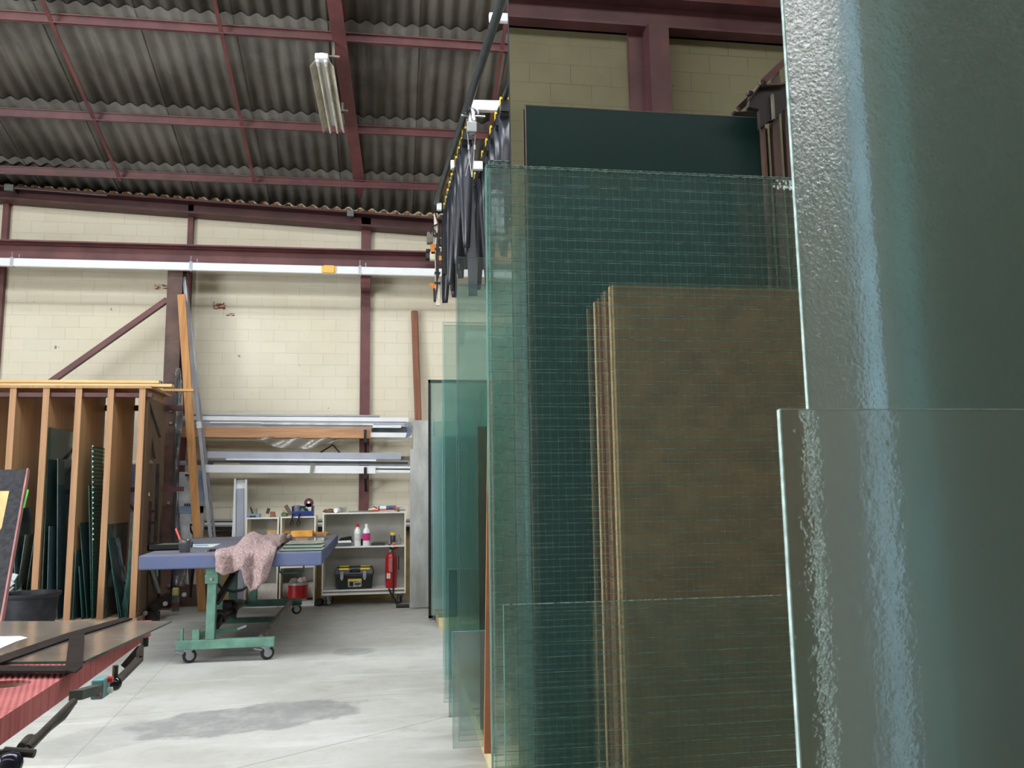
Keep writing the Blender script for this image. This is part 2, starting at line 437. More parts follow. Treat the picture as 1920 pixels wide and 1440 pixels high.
# left column with brace
root = thing('steel_column', 'brown red steel column with bolts carrying the runway beam at left', 'column', (bx0, 11.8, 0))
m = B(bx0-.1, bx0+.1, 11.68, 11.695, 0, zb-.02); m.box(bx0-.1, bx0+.1, 11.9, 11.915, 0, zb-.02); m.box(bx0-.006, bx0+.006, 11.695, 11.9, 0, zb-.02)
m.build('column_shaft', red_br, root)
m = B(bx0-.14, bx0+.14, 11.64, 11.96, 0, .025); m.build('base_plate', red_br, root)
for pz in (725+45, 793, 943, 1098):
    q = at(321 if pz < 900 else 317, pz, 11.68)
    MB().cyl((q.x, 11.68, q.z), (q.x, 11.655, q.z), .022, n=10).build('bolt', silver, root)
pa = at(314, 562, 11.75); pb = at(118, 700, 11.75); pb2 = pa+(pb-pa)*1.9
m = MB(); m.bar(pa, pb2, .07, .075, (0, 1, 0)); m.build('brace', red, root)
# second column further right carrying the beam (behind the glass)
for k, xx in enumerate((2.3,)):
    m = B(xx-.1, xx+.1, 11.68, 11.695, 0, zb-.02); m.box(xx-.1, xx+.1, 11.9, 11.915, 0, zb-.02); m.box(xx-.006, xx+.006, 11.695, 11.9, 0, zb-.02)
    struct(m.build('trim_18', red))
# stub brackets from wall to runway beam at the middle post
xx = XA(685, 12.0, 600)
struct(B(xx-.07, xx+.07, 11.9, 12.25, zb-.25, zb-.02).build('trim_19', red))
# white conductor rail
YG = 11.55
g0 = at(0, 483, YG).z; g1 = at(0, 498, YG).z
root = thing('conductor_rail', 'long white enclosed conductor rail below the red runway beam on the far wall', 'rail', (-2, YG, g1))
hgt = g0-g1
m = B(XL+.1, 3.5, YG, YG+.06, g1, g1+hgt); m.build('rail_housing', white_mt, root, bevel=.006)
for px in (22, 358, 675):
    x = XA(px, YG, 490)
    m = B(x-.02, x+.02, YG-.006, YG+.07, g1-.01, g1+hgt+.012); m.cyl((x, YG-.003, g1+hgt), (x, YG-.003, g1+hgt+.09), .006, n=6)
    m.bar((x, YG+.03, g1+hgt+.01), (x, 11.73, g1+hgt+.05), .02, .01); m.cyl((x+.08, YG+.02, g1+hgt+.01), (x+.08, YG+.02, g1+hgt+.06), .008, n=6)
    m.build('hanger_clip', alu, root)
x0 = XA(607, YG, 510); x1 = XA(627, YG, 510)
o = B(x0, x1, YG-.035, YG-.001, g1+.0, g1+hgt).build('warning_block', amber, root, bevel=.006); o['label'] = 'small yellow box clipped to the white rail'
B(x0-.03, x0, YG-.02, YG-.001, g1+.01, g1+hgt-.01).build('end_clip', amber, root); B(x1, x1+.02, YG-.02, YG-.001, g1+.01, g1+hgt-.01).build('end_clip', amber, root)
# cable and junction boxes under the eave
q = at(16, 351, 12.0); 
m = B(q.x-.06, q.x+.06, 12.0, 12.06, q.z-.045, q.z+.045); m.cyl((q.x+.05, 12.03, q.z), (q.x+1.3, 12.03, q.z-.06), .008, n=6)
m.box(q.x-.03, q.x+.03, 12.06, 12.3, q.z-.02, q.z+.02)
tag(m.build('junction_box', paint('grey_pvc', (120, 122, 124)), bevel=.01), 'grey junction box under the roof edge at far left', 'junction box')
q = at(657, 399, 12.0)
m = B(q.x-.05, q.x+.05, 12.0, 12.06, q.z-.05, q.z+.05); m.box(q.x-.02, q.x+.02, 12.06, 12.3, q.z-.02, q.z+.02)
tag(m.build('junction_box', paint('grey_pvc2', (110, 112, 114)), bevel=.01), 'grey junction box under the roof edge beside the rafter foot', 'junction box')

# back wall steelwork (reflected in the big mirror)
MY = 2.5                                   # mirror plane
def back(px, py):                          # point on the back wall seen by reflection at this pixel
    L = 2*MY-YB; q = at(px, py, L); return Vector((q.x, YB, q.z))
zl = back(1200, 68).z; zh = back(1200, 18).z
m = B(XL, XR, YB, YB+.16, zl, zl+.02); m.box(XL, XR, YB, YB+.03, zl, zh); m.box(XL, XR, YB, YB+.18, zh, zh+.02); m.box(XL, XR, YB, YB+.06, zh+.1, zh+.22)
struct(m.build('trim_20', red_dk))
xa = back(1205, 150).x; xb = back(1241, 150).x; xc = back(1178, 150).x
m = B(xa, xb, YB, YB+.22, 0, zl); struct(m.build('trim_21', red_dk))
m = B(xc, xa, YB, YB+.05, 0, zl); struct(m.build('trim_22', red_dk))

# ------------------------------------------------------------------ fluorescent lamp by the rafter
def lamp():
    p = at(603, 110, 9.0); q = at(626, 240, 10.3)
    root = thing('fluorescent_lamp', 'white twin tube batten lamp with ribbed reflector beside the rafter', 'lamp', p)
    d = (q-p).normalized(); s = d.cross(Vector((0, 0, 1))).normalized(); u = Vector((0, 0, 1))
    prof = [(-.135, -.07), (-.07, .02), (-.055, .02), (-.045, -.02), (-.02, .03), (.02, .03), (.045, -.02), (.055, .02), (.07, .02), (.135, -.07)]
    pts = [(p+d*.04+s*a+u*b) for a, b in prof]; pts2 = [(q+s*a+u*b) for a, b in prof]
    m = MB(); n = len(prof); m.add(pts+pts2, [(i, i+1, n+i+1, n+i) for i in range(n-1)]); m.build('reflector', paint('dusty_reflector', (198, 194, 180), .6), root, solid=.004)
    m = MB(); m.bar(p+u*.05, q+u*.05, .05, .05); m.build('housing', white_mt, root)
    m = MB(); m.bar(p-d*.03+u*.02, p+d*.06+u*.02, .15, .07)
    m.build('end_cap', white_mt, root, bevel=.012)
    for sx in (-.045, .045):
        k = MB(); k.cyl(p-d*.03+s*sx-u*.045, p+d*.05+s*sx-u*.045, .018, n=10); k.build('lamp_holder', white_mt, root)
        k = MB(); k.cyl(p+d*.05+s*sx-u*.045, q+d*.03+s*sx-u*.045, .013, n=10); k.build('tube', paint('unlit_tube', (214, 212, 200), .3), root)
    for f in (.04, .8):
        c0 = p+(q-p)*f+u*.07; kk = (c0.y-rf0.y)/(rf1.y-rf0.y); xr_ = rf0.x+(rf1.x-rf0.x)*kk
        m = MB(); m.bar(c0, Vector((xr_, c0.y, c0.z)), .03, .02); m.bar(Vector((xr_-.07, c0.y, c0.z)), Vector((xr_-.07, c0.y, rf0.z+(rf1.z-rf0.z)*kk+.02)), .03, .01, (0, 1, 0)); m.build('hanger', grey_pipe, root)
lamp()

# ------------------------------------------------------------------ overhead crane: girder, festoon cables, trolley bits
ZR = 4.95
def onh(px, py, z=ZR): return onz(px, py, z)
# rail 1 through (937,0) and (820,375); rail 2 through (946,185) and (893,335)
r1a = onh(941, 0); r1b = onh(818, 380)
r2a = onh(948, 178); r2b = onh(888, 345)
gq = back(1385, 6); GX = gq.x+.15; GZ = gq.z
root = thing('crane_girder', 'overhead crane with salmon tube end carriage and orange bracket seen right of the cable loops', 'crane', (GX, 6, 4.9))
m = B(GX-.1, GX+.1, YB+.25, 11.6, GZ+.02, GZ+.3); m.box(GX-.15, GX+.15, YB+.25, 11.6, GZ, GZ+.02); m.box(GX-.15, GX+.15, YB+.25, 11.6, GZ+.3, GZ+.32)
m.box(GX-.06, GX+.06, 11.45, 11.6, 5.0, GZ)
m.build('girder', orange, root)
ec0 = at(853, 477, 11.55); 
hh = abs(at(880, 464, 11.55).z-at(880, 491, 11.55).z)
m = MB(); m.cyl((ec0.x+.05, 11.55, ec0.z-.02), (GX+.4, 11.55, ec0.z-.02), hh/2, n=20); m.build('end_carriage', copper, root, smooth=True)
m = B(ec0.x-.28, ec0.x+.05, 11.46, 11.5, ec0.z-.12, ec0.z-.05); m.box(ec0.x-.08, ec0.x+.05, 11.44, 11.62, ec0.z-.12, ec0.z+.17); m.build('buffer_bracket', orange, root, bevel=.006)
m = B(ec0.x-.42, ec0.x-.2, 11.5, 11.6, ec0.z-.08, ec0.z+.0); m.cyl((ec0.x-.2, 11.48, ec0.z+.2), (ec0.x-.2, 11.48, ec0.z+.1), .04); m.build('limit_switch', black, root)

fest = thing('festoon_cable_system', 'row of black flat cable loops hanging from yellow and black trolleys on a pole track', 'cable system', (r1b.x, r1b.y, 3.6))
dv = (r1b-r1a).normalized()
m = MB(); m.cyl(r1a-dv*1.5, r1b, .035, n=12); m.build('track_pole', paint('dark_track_grey', (66, 74, 78), .4, .4, .1), fest, smooth=True)
dv2 = (r2b-r2a).normalized()
m = MB(); m.cyl(r2a-dv2*.8, r2b+dv2*.8, .028, n=10); m.build('track_pole', paint('dark_track_grey2', (52, 56, 60), .4, .4, .1), fest, smooth=True)
# white brackets
def bracket(pa, pb, z=ZR+.05, w_=.09):
    a = onz(*pa, z); b = onz(*pb, z); 
    m = MB(); m.bar(a, b, w_*.6, w_); m.build('bracket', white_mt, fest, bevel=.008)
    return a, b
def bracket_y(px0, px1, py, t_, w_=.09, ext=0):
    c0 = r1a+(r1b-r1a)*t_; Y = c0.y; a = at(px0, py, Y); b = at(px1, py+ (px1-px0)*.02, Y)
    m = MB(); m.bar(a, b+Vector((ext, 0, 0)), w_*.6, w_); m.build('bracket', white_mt, fest, bevel=.008)
ky = lambda py: (onh(900, py).y-r1a.y)/(r1b.y-r1a.y)
bracket_y(917, 952, 33, .12, .07, .4); bracket_y(876, 940, 199, .42, .1, .0); bracket_y(845, 852, 309, .62, .09); bracket_y(884, 905, 311, .62, .09, .0)
bracket_y(819, 828, 388, .99, .09)
# trolleys and cable loops
def cable_loops(a, b, n, drops, wid, nm, m_c, cap_m):
    d = (b-a); cells = []
    for i in range(n):
        c0 = a+d*(i/(n-1)); c0 = Vector((c0.x, c0.y, ZR))
        m = MB(); m.box(c0.x-.045, c0.x+.045, c0.y-.05, c0.y+.05, c0.z-.14, c0.z-.03); m.cyl((c0.x-.05, c0.y, c0.z-.15), (c0.x+.05, c0.y, c0.z-.15), .035, n=10)
        t_ = m.build('trolley', black, fest)
        m = B(c0.x-.05, c0.x+.05, c0.y-.03, c0.y+.03, c0.z-.03, c0.z+.0); m.box(c0.x-.05, c0.x-.035, c0.y-.033, c0.y+.033, c0.z-.07, c0.z-.03); m.build('trolley_cap', cap_m, t_)
    for i in range(n-1):
        p = a+d*(i/(n-1)); q = a+d*((i+1)/(n-1)); drop = drops(i/(n-1))
        for lay in range(1):
            N = 16; vs = []
            ww = wid*(1+.15*math.sin(i*1.7))
            sway = .05*math.sin(i*2.1)
            for k in range(N+1):
                f = k/N; c0 = p+(q-p)*f; hz = 1-abs(2*f-1)**2.6
                zz = ZR-.15-drop*hz
                tw = (f-.5)*.6+.5*math.sin(i*1.3)*hz
                cx = c0.x+sway*hz; wv = ww/2*(1-.55*hz)
                vs += [(cx-wv*math.cos(tw), c0.y-wv*math.sin(tw), zz), (cx+wv*math.cos(tw), c0.y+wv*math.sin(tw), zz)]
            m = MB(); m.add(vs, [(2*k, 2*k+1, 2*k+3, 2*k+2) for k in range(N)])
            m.build('cable_loop', m_c, fest, solid=.012, smooth=True)
cab = paint('festoon_cable', (42, 44, 53), .3, 0, .15, 3)
la = onh(876, 240); lb = onh(839, 382)
cable_loops(la, lb, 10, lambda f: 1.0+.12*f, .13, 'l', cab, yellow)
ra = onh(947, 185); rb_ = onh(897, 325)
cable_loops(ra, rb_, 7, lambda f: 1.05+.25*math.sin(f*3), .13, 'r', cab, yellow)
# long flat cable hanging straight down (seen at x~875-885)
q = at(880, 300, 8.0)
m = MB(); zt1 = at(878, 300, 7.7).z; zb1 = at(884, 555, 7.7).z; xq = at(880, 400, 7.7).x
m.bar((xq-.01, 7.7, ZR-.1), (xq+.03, 7.7, zb1), .085, .012, (0, 1, 0)); m.build('hanging_cable', cab, fest)
for px, yb in ((868, 505), (858, 470)):
    xq = at(px, 400, 8.6).x; zb1 = at(px, yb, 8.6).z
    m = MB(); m.bar((xq, 8.6, ZR-.1), (xq+.02, 8.6, zb1), .1, .012, (0, 1, 0)); m.build('hanging_cable', black_r, fest)
m = MB()
for px, y1 in ((838, 515), (846, 492), (853, 470)):
    p = at(px, y1-35, 9.4); m.box(p.x-.05, p.x+.04, 9.38, 9.42, at(px, y1, 9.4).z, at(px, y1-90, 9.4).z)
m.build('cable_clamp', black, fest)
# shackle, swivel and thin wires below the pole end
c0 = onh(885, 205); Y = c0.y
root = thing('cable_swivel', 'chrome shackle and swivel with thin steel wires below the pole joint', 'swivel', at(885, 320, Y))
m = MB(); cc = at(885, 208, Y); R = .055
m.tube([cc+Vector((R*math.cos(a), 0, R*math.sin(a)-.02)) for a in [PI*k/8-.2 for k in range(10)]], .011, 6)
m.cyl(cc+Vector((-.1, 0, -.05)), cc+Vector((.12, 0, -.05)), .009, n=8); m.build('shackle', silver, root, smooth=True)
m = MB(); c2 = at(885, 232, Y)
m.lathe(c2+Vector((0, 0, -.11)), [(.015, 0), (.03, .01), (.03, .05), (.022, .06), (.04, .08), (.04, .16), (.03, .18), (.035, .21), (.02, .24)], 12); m.build('swivel_body', silver, root, smooth=True)
m = B(c2.x-.05, c2.x+.04, Y-.05, Y+.03, c2.z-.1, c2.z+.0); m.build('swivel_block', paint('grey_cast', (150, 152, 156), .4, .4), root, bevel=.008)
m = MB()
for a, b in (((875, 222), (880, 300)), ((880, 300), (873, 330)), ((893, 222), (888, 300)), ((888, 300), (885, 332)), ((885, 332), (880, 300))):
    m.cyl(at(*a, Y), at(*b, Y), .004, n=5)
for a in ((879, 277), (890, 277)): m.cyl(at(a[0], a[1]-5, Y), at(a[0], a[1]+4, Y), .012, n=8)
m.build('steel_wire', silver, root)
# vertical white profile carrying control cables
YP = 9.6
pt = at(817, 401, YP); pb_ = at(821, 573, YP)
root = thing('control_mast', 'thin white vertical profile with taped black cables at the end of the cable loops', 'mast', pb_)
m = MB(); m.bar(pt, pb_, .045, .05, (0, 1, 0)); m.build('mast', paint('cream_white_profile', (236, 222, 206), .5), root)
m = MB(); m.tube([at(814, 430, YP-.04), at(820, 445, YP-.04), at(818, 480, YP-.04), at(819, 540, YP-.04), at(815, 563, YP-.04)], .009, 6)
m.tube([at(824, 418, YP-.03), at(811, 425, YP-.05), at(807, 436, YP-.05), at(812, 443, YP-.04), at(822, 436, YP-.04)], .008, 6)
m.tube([at(816, 400, YP-.04), at(822, 420, YP-.05), at(821, 520, YP-.05)], .01, 6)
m.build('control_cable', black_r, root)
for py in (445, 469, 513, 532):
    q = at(820, py, YP); B(q.x-.035, q.x+.035, YP-.06, YP+.04, q.z-.007, q.z+.007).build('cable_tie', black, root)
q = at(806, 447, YP); m = B(q.x-.035, q.x+.035, YP-.05, YP+.05, at(806, 457, YP).z, at(806, 437, YP).z); m.build('cable_box', paint('taupe_plastic', (112, 104, 92)), root, bevel=.005)
q = at(812, 465, YP); m = B(q.x-.03, q.x+.035, YP-.04, YP+.04, at(806, 478, YP).z, at(806, 459, YP).z); m.build('sensor', orange, root, bevel=.004)
q = at(805, 471, YP); m = MB(); m.cyl((q.x-.04, YP, q.z), (q.x+.05, YP, q.z), .026); m.build('sensor_head', black, root)
q = at(810, 484, YP); m = B(q.x-.025, q.x+.035, YP-.04, YP+.04, at(806, 488, YP).z, at(806, 474, YP).z); m.build('terminal_block', paint('cream_plastic', (222, 218, 190)), root)
q = at(812, 536, YP)
m = MB(); m.prism([at(804, 531, YP), at(816, 531, YP), at(816, 541, YP), at(812, 541, YP)], (0, .06, 0)); m.build('switch_lever', orange, root)
m = MB(); m.bar(at(814, 541, YP), at(815, 566, YP), .025, .025, (0, 1, 0)); m.build('switch_plug', black, root)

# ------------------------------------------------------------------ left glass storage rack
YR0, YR1 = 10.2, 11.05
def rx(px, py, Y=YR0): return at(px, py, Y).x
divs = [(-38, 720), (26, 735), (88, 735), (149, 735), (209, 735), (268, 735)]
ZT = at(150, 728, YR0).z
rack = thing('glass_storage_rack', 'brown upright rack with tall board dividers holding glass sheets at left', 'rack', (rx(120, 1150), YR0+.4, 0))
dx = []
for px, py in [(-98, 735)]+divs:
    x = at(px, py, YR0).x; dx.append(x)
    B(x-.02, x+.02, YR0+.012, YR1, .1, ZT).build('divider', mdf, rack)
    B(x-.04, x+.03, YR0-.005, YR0+.012, .1, ZT).build('divider_edge', mdf_e, rack)
x0, x1 = dx[0], dx[-1]
m = B(x0, x1+.1, YR0+.02, YR0+.1, ZT-.1, ZT-.05); m.box(x0, x1+.25, YR1-.02, YR1+.03, ZT-.18, ZT-.11)
m.build('top_rail', red_dk, rack)
B(x0, x1+.3, YR1-.02, YR1+.03, at(100, 920, YR1).z-.03, at(100, 920, YR1).z+.03).build('middle_rail', red_dk, rack)
B(x0, x1+.3, YR1-.02, YR1+.03, .1, .16).build('bottom_rail', red_dk, rack)
B(x0-.05, x1+.05, YR0-.02, YR1, .0, .1).build('base', paint('worn_base_board', (176, 150, 126), .8, 0, .2), rack)
B(x0-.1, x1+.1, YR0-.02, YR1+.03, ZT, ZT+.03).build('top_board', mdf_e, rack)
m = MB(); a = at(75, 760, YR1+.05); b = at(300, 1010, YR1+.05); m.bar(a, b, .03, .05, (0, 1, 0)); m.build('cross_brace', red_dk, rack)
# side frame at the right end
sx = x1+.1
m = B(x1+.02, x1+.05, YR0+.05, YR1, .15, ZT-.1); m.build('side_board', woodm('dark_side_board', (84, 66, 48), (110, 86, 62), 'z'), rack)
m = MB(); xx = x1+.2
m.bar(at(276, 745, 10.3), at(300, 820, 10.5), .03, .02, (0, 1, 0)); m.bar(at(300, 740, 11.0), at(296, 1130, 11.0), .05, .03, (0, 1, 0)); m.build('side_frame', darkst, rack)

# lumber on top of the rack
def plank(p, q, w_, h_, mt, label, nm='timber_plank', grp='planks on top of the left rack'):
    m = MB(); m.bar(p, q, w_, h_); return tag(m.build(nm, mt, bevel=.003), label, 'plank', grp)
zt0 = ZT+.03
def pl(px0, px1, Y, z0, h_, w_, mt, label, tilt=0):
    a = at(px0, 712, Y); b = at(px1, 712, Y)
    return plank((a.x, Y, z0+h_/2), (b.x, Y, z0+h_/2+tilt), w_, h_, mt, label)
pl(-160, 325, 10.32, zt0, .035, .12, wood_l, 'pale plank lying lowest at the front on the left rack top')
pl(-160, 300, 10.52, zt0, .06, .12, wood_l, 'thicker pale plank just behind the front plank on the left rack top')
pl(-60, 300, 10.45, zt0+.061, .035, .1, wood_l, 'short pale plank lying on top of the two lower ones')
pl(95, 365, 10.72, zt0+.0, .03, .07, woodm('honey_batten', (196, 150, 86), (220, 176, 108), 'x'), 'thin honey coloured batten sticking furthest right past the column')
pl(-160, 290, 10.86, zt0+.0, .07, .1, wood_l, 'pale beam lying at the back of the left rack top')
pl(35, 303, 10.86, zt0+.071, .08, .12, wood_g, 'dark grey weathered plank lying highest on the left rack')

# glass in the rack bays
dkg = clearglass('dark_green_sheet_glass', (.74, .86, .83, 1), 1.0, .22, (104, 138, 136))
dkg2 = clearglass('blue_green_sheet_glass', (.70, .82, .84, 1), 1.0, .28, (110, 142, 152))
edgeg = paint('dark_glass_edge', (40, 84, 76), .25, 0, .2, 10)
ribg = None
t = NT('ribbed_glass'); p = t.pos(); x, y, z = t.sep(p)
wv = t.math('SINE', t.math('MULTIPLY', z, 2*PI/.045))
tr = t.n('BsdfTransparent'); t.l(t.mix(t.ramp(wv, -.6, .6), (.42, .56, .52, 1), (.66, .8, .76, 1)), tr.inputs[0])
gl = t.n('BsdfGlossy'); gl.inputs['Roughness'].default_value = .2; t.l(t.bump(wv, .6, .01), gl.inputs['Normal'])
di = t.n('BsdfDiffuse'); di.inputs[0].default_value = lin(120, 150, 140)
m1 = t.n('MixShader'); m1.inputs[0].default_value = .1; t.l(tr.outputs[0], m1.inputs[1]); t.l(gl.outputs[0], m1.inputs[2])
m2 = t.n('MixShader'); m2.inputs[0].default_value = .12; t.l(m1.outputs[0], m2.inputs[1]); t.l(di.outputs[0], m2.inputs[2])
ribg = t.done(m2.outputs[0])
def leanglass(xb, xt, ya, yb, h, mt, label, grp, name='glass_sheet', zb_=.1, th=.008):
    """sheet standing on its edge in a bay, foot line at xb, top leaning to xt, front ya to back yb"""
    r = thing(name, label, 'glass sheet', ((xb+xt)/2, (ya+yb)/2, zb_), grp)
    m = MB(); m.hexa([(xb, ya, zb_), (xb+th, ya, zb_), (xb+th, yb, zb_), (xb, yb, zb_)], [(xt, ya, h), (xt+th, ya, h), (xt+th, yb, h), (xt, yb, h)]); m.build('pane', mt, r)
    m = MB(); e = .004; m.hexa([(xb, ya-e, zb_), (xb+th, ya-e, zb_), (xb+th, ya, zb_), (xb, ya, zb_)], [(xt, ya-e, h), (xt+th, ya-e, h), (xt+th, ya, h), (xt, ya, h)]); m.build('pane_edge', edgeg, r)
    return r
G1 = 'glass sheets standing in the bays of the left rack'
zpx = lambda py: at(150, py, 10.4).z
bays = [(dx[i], dx[i+1]) for i in range(len(dx)-1)]
# bay 2 (x 88..149)
b0, b1 = bays[3]
leanglass(b0+.06, b0+.03, 10.24, 10.98, zpx(803), dkg, 'tallest green glass sheet filling the third bay from the right', G1)
leanglass(b0+.21, b0+.12, 10.3, 10.9, zpx(860), dkg2, 'glass sheet standing just behind the tallest one in the third bay from the right', G1)
leanglass(b0+.13, b0+.1, 10.22, 10.9, zpx(985), dkg2, 'lower blue green glass sheet at the front of the third bay from the right', G1)
leanglass(b1-.035, b1-.045, 10.24, 10.95, zpx(905), dkg, 'narrow dark upright glass sheet at the right side of the third bay from the right', G1)
# bay 3 (x 149..209)
b0, b1 = bays[4-0]
r_ = leanglass(b1-.1, b0+.15, 10.25, 10.75, zpx(838), ribg, 'ribbed glass strip with a serrated bright edge leaning in the second bay from the right', G1, 'ribbed_glass_sheet')
m = MB()
for k in range(34):
    f = k/33; xx = (b1-.1)+((b0+.15)-(b1-.1))*f; zz = .1+(zpx(838)-.1)*f
    if f > .45: m.box(xx+.008, xx+.02, 10.24, 10.25, zz-.008, zz+.008)
m.build('serrated_edge', paint('pale_glass_edge', (190, 205, 200), .3), r_)
leanglass(b1-.13, b0+.12, 10.3, 10.8, zpx(910), dkg, 'mid height green glass sheet behind the ribbed strip', G1)
leanglass(b1-.17, b0+.05, 10.28, 10.8, zpx(980), dkg, 'green glass sheet with sloping left edge beside the ribbed strip', G1)
leanglass(b0+.05, b0+.045, 10.22, 10.8, zpx(1030), dkg2, 'short upright green glass sheet against the divider left of the ribbed strip', G1)
leanglass(b1-.21, b0+.08, 10.24, 10.7, zpx(1060), dkg, 'shortest green offcut at the foot of the ribbed strip bay', G1)
# bay 4 (x 209..268)
b0, b1 = bays[5]
sat = clearglass('satin_grey_pane', (.6, .66, .62, 1), 1, .45, (150, 155, 145))
leanglass(b0+.022, b0+.022, 10.25, 10.95, zpx(983), sat, 'grey satin glass sheet with a rounded shine in the rightmost bay', G1)
leanglass(b0+.2, b0+.04, 10.2, 10.6, zpx(1010), dkg, 'green sheet leaning left in the rightmost bay', G1)
leanglass(b0+.22, b0+.1, 10.22, 10.65, zpx(1065), dkg, 'lower green sheet leaning left in the rightmost bay', G1)
for k, (t0, tp) in enumerate(((.07, 895), (.093, 925), (.115, 960), (.137, 1000), (.159, 1040), (.18, 1075))):
    lb = ['tall dark green sheet leaning on the last divider of the rack', 'second of the dark green sheets fanned against the last divider', 'third dark green sheet fanned against the last divider',
          'fourth dark green sheet fanned against the last divider', 'fifth and lower dark green sheet fanned against the last divider', 'lowest dark green sheet of the fan in the rightmost bay'][k]
    leanglass(b1-t0, b1-.03-.014*k, 10.21+.02*k, 10.7, zpx(tp), dkg, lb, G1)
# bay 1 (x 26..88)
b0, b1 = bays[2]
leanglass(b1-.06, b1-.05, 10.35, 10.95, zpx(860), dkg2, 'pale glass sheet upright at right of the bay behind the black board', G1)
leanglass(b0+.1, b1-.18, 10.3, 10.8, zpx(1000), sat, 'cloudy glass sheet leaning in the bay behind the black board', G1)
leanglass(b0+.18, b0+.02, 10.25, 10.8, zpx(950), dkg, 'green glass sheet leaning left behind the black board', G1)
leanglass(b1-.2, b1-.07, 10.4, 10.9, zpx(905), dkg, 'green glass sheet leaning right in the bay behind the black board', G1)

# white and blue wrapped board behind the rack
m = B(at(160, 900, 11.6).x, at(262, 900, 11.6).x, 11.62, 11.65, .1, at(200, 870, 11.6).z)
o = tag(m.build('foam_board', paint('foam_board_white', (214, 216, 222), .6)), 'large white board standing on the floor behind the left rack', 'board')
m = B(at(165, 900, 11.6).x, at(258, 900, 11.6).x, 11.612, 11.62, at(200, 962, 11.6).z, at(200, 872, 11.6).z)
m.build('blue_wrap', paint('pale_blue_wrap', (146, 170, 204), .6), o)

# tools and clamps hanging at the rack end
YT = 10.45
def small(nm, cat, label, parts, grp=None):
    allv = []
    for pn, mb, mt, kw in parts: allv += mb.v
    lo = [min(v[i] for v in allv) for i in range(3)]; hi = [max(v[i] for v in allv) for i in range(3)]
    if len(parts) == 1:
        return tag(parts[0][1].build(nm, parts[0][2], **parts[0][3]), label, cat, grp)
    r = thing(nm, label, cat, ((lo[0]+hi[0])/2, (lo[1]+hi[1])/2, lo[2]), grp)
    for pn, mb, mt, kw in parts: mb.build(pn, mt, r, **kw)
    return r
p1 = at(271, 884, YT); p2 = at(275, 937, YT)
small('caulking_gun', 'caulking gun', 'caulking gun with a white tube hanging on the rack end', [
    ('plunger_rod', MB().cyl(p1, at(272, 900, YT), .012, n=8), darkst, {}),
    ('cartridge', MB().cyl(at(272, 898, YT), at(276, 930, YT), .028, n=12), white_mt, {'smooth': True}),
    ('nozzle', MB().cyl(at(276, 930, YT), at(277, 942, YT), .012, .004, n=8), white_mt, {})])
small('hanging_lamp_clip', 'clip', 'small brass and chrome clips hanging near the top of the rack end', [
    ('clip', MB().lathe(at(269, 866, YT), [(.01, -.02), (.04, -.01), (.03, .015), (.01, .03)], 10), paint('brass', (190, 170, 110), .3, .7), {}),
    ('second_clip', MB().lathe(at(280, 867, YT), [(.01, -.02), (.045, -.01), (.03, .015), (.01, .03)], 10), paint('brass_dull', (150, 145, 110), .3, .7), {})])
m = MB(); m.tube([at(272, 945, YT), at(278, 950, YT), at(277, 975, YT), at(270, 985, YT), at(270, 1000, YT)], .016, 6); m.bar(at(268, 950, YT), at(272, 944, YT), .03, .03)
small('hand_saw', 'saw', 'reddish brown handled saw hanging below the caulking gun', [
    ('saw_handle', m, paint('saw_handle', (92, 44, 32), .5), {}),
    ('blade', MB().bar(at(282, 940, YT+.02), at(279, 1020, YT+.02), .035, .004, (0, 1, 0)), darkst, {})])
def hook(px0, py0, px1, py1, label, r=.008, mt=darkst, nm='metal_rod', cat='rod', Y=YT, ang=0):
    m = MB(); m.bar(at(px0, py0, Y), at(px1, py1, Y+.05), r*2, r*2, (0, 1, 0))
    return tag(m.build(nm, mt), label, cat, 'rods and profiles leaning at the rack end')
hook(270, 745, 290, 860, 'grey flat bar slanting across the top of the rack end', .014)
hook(266, 1000, 270, 1150, 'thin rod upright at the left of the rack end', .007)
hook(277, 1060, 276, 1155, 'thin rod upright in the middle of the rack end', .006, Y=10.5)
hook(284, 1065, 300, 1112, 'grey angle profile slanting behind the table edge', .016, paint('grey_profile', (96, 94, 92), .5, .4))
hook(281, 1070, 292, 1120, 'darker angle profile just left of the slanting grey one', .013, Y=10.5)
hook(293, 1050, 296, 1080, 'short green rod beside the slanting profiles', .008, paint('rod_green', (70, 110, 92)))
hook(262, 905, 262, 960, 'short dark bar hanging at the left of the caulking gun', .010)
m = MB(); m.bar(at(262, 962, YT), at(290, 958, YT+.1), .03, .03); m.bar(at(264, 985, YT), at(296, 978, YT+.1), .025, .03); m.bar(at(264, 962, YT), at(262, 1130, YT), .025, .02, (0, 1, 0)); m.bar(at(296, 870, YT+.1), at(291, 1040, YT+.1), .04, .02, (0, 1, 0))
m.bar(at(262, 1030, YT), at(290, 1018, YT+.1), .03, .03)
tag(m.build('tool_hanger', darkst), 'dark ladder shaped steel tool hanger fixed on the rack end', 'tool hanger')
m = MB(); a = at(287, 1155, 10.7); b = at(318, 1112, 11.3)
m.bar((a.x, 10.55, .14), (a.x+.1, 11.0, .24), .08, .1); m.box(a.x-.05, a.x+.1, 10.5, 10.62, 0, .12)
r = small('roller_stand', 'roller stand', 'dark low roller stand with shiny bolts on the floor beside the column', [('body', m, darkst, {})]+[
    ('shiny_bolt', MB().cyl((a.x-.02+.15*k, 10.46+.28*k, .12+.07*k), (a.x-.02+.15*k, 10.43+.28*k, .12+.07*k), .028, n=10), silver, {}) for k in range(3)])

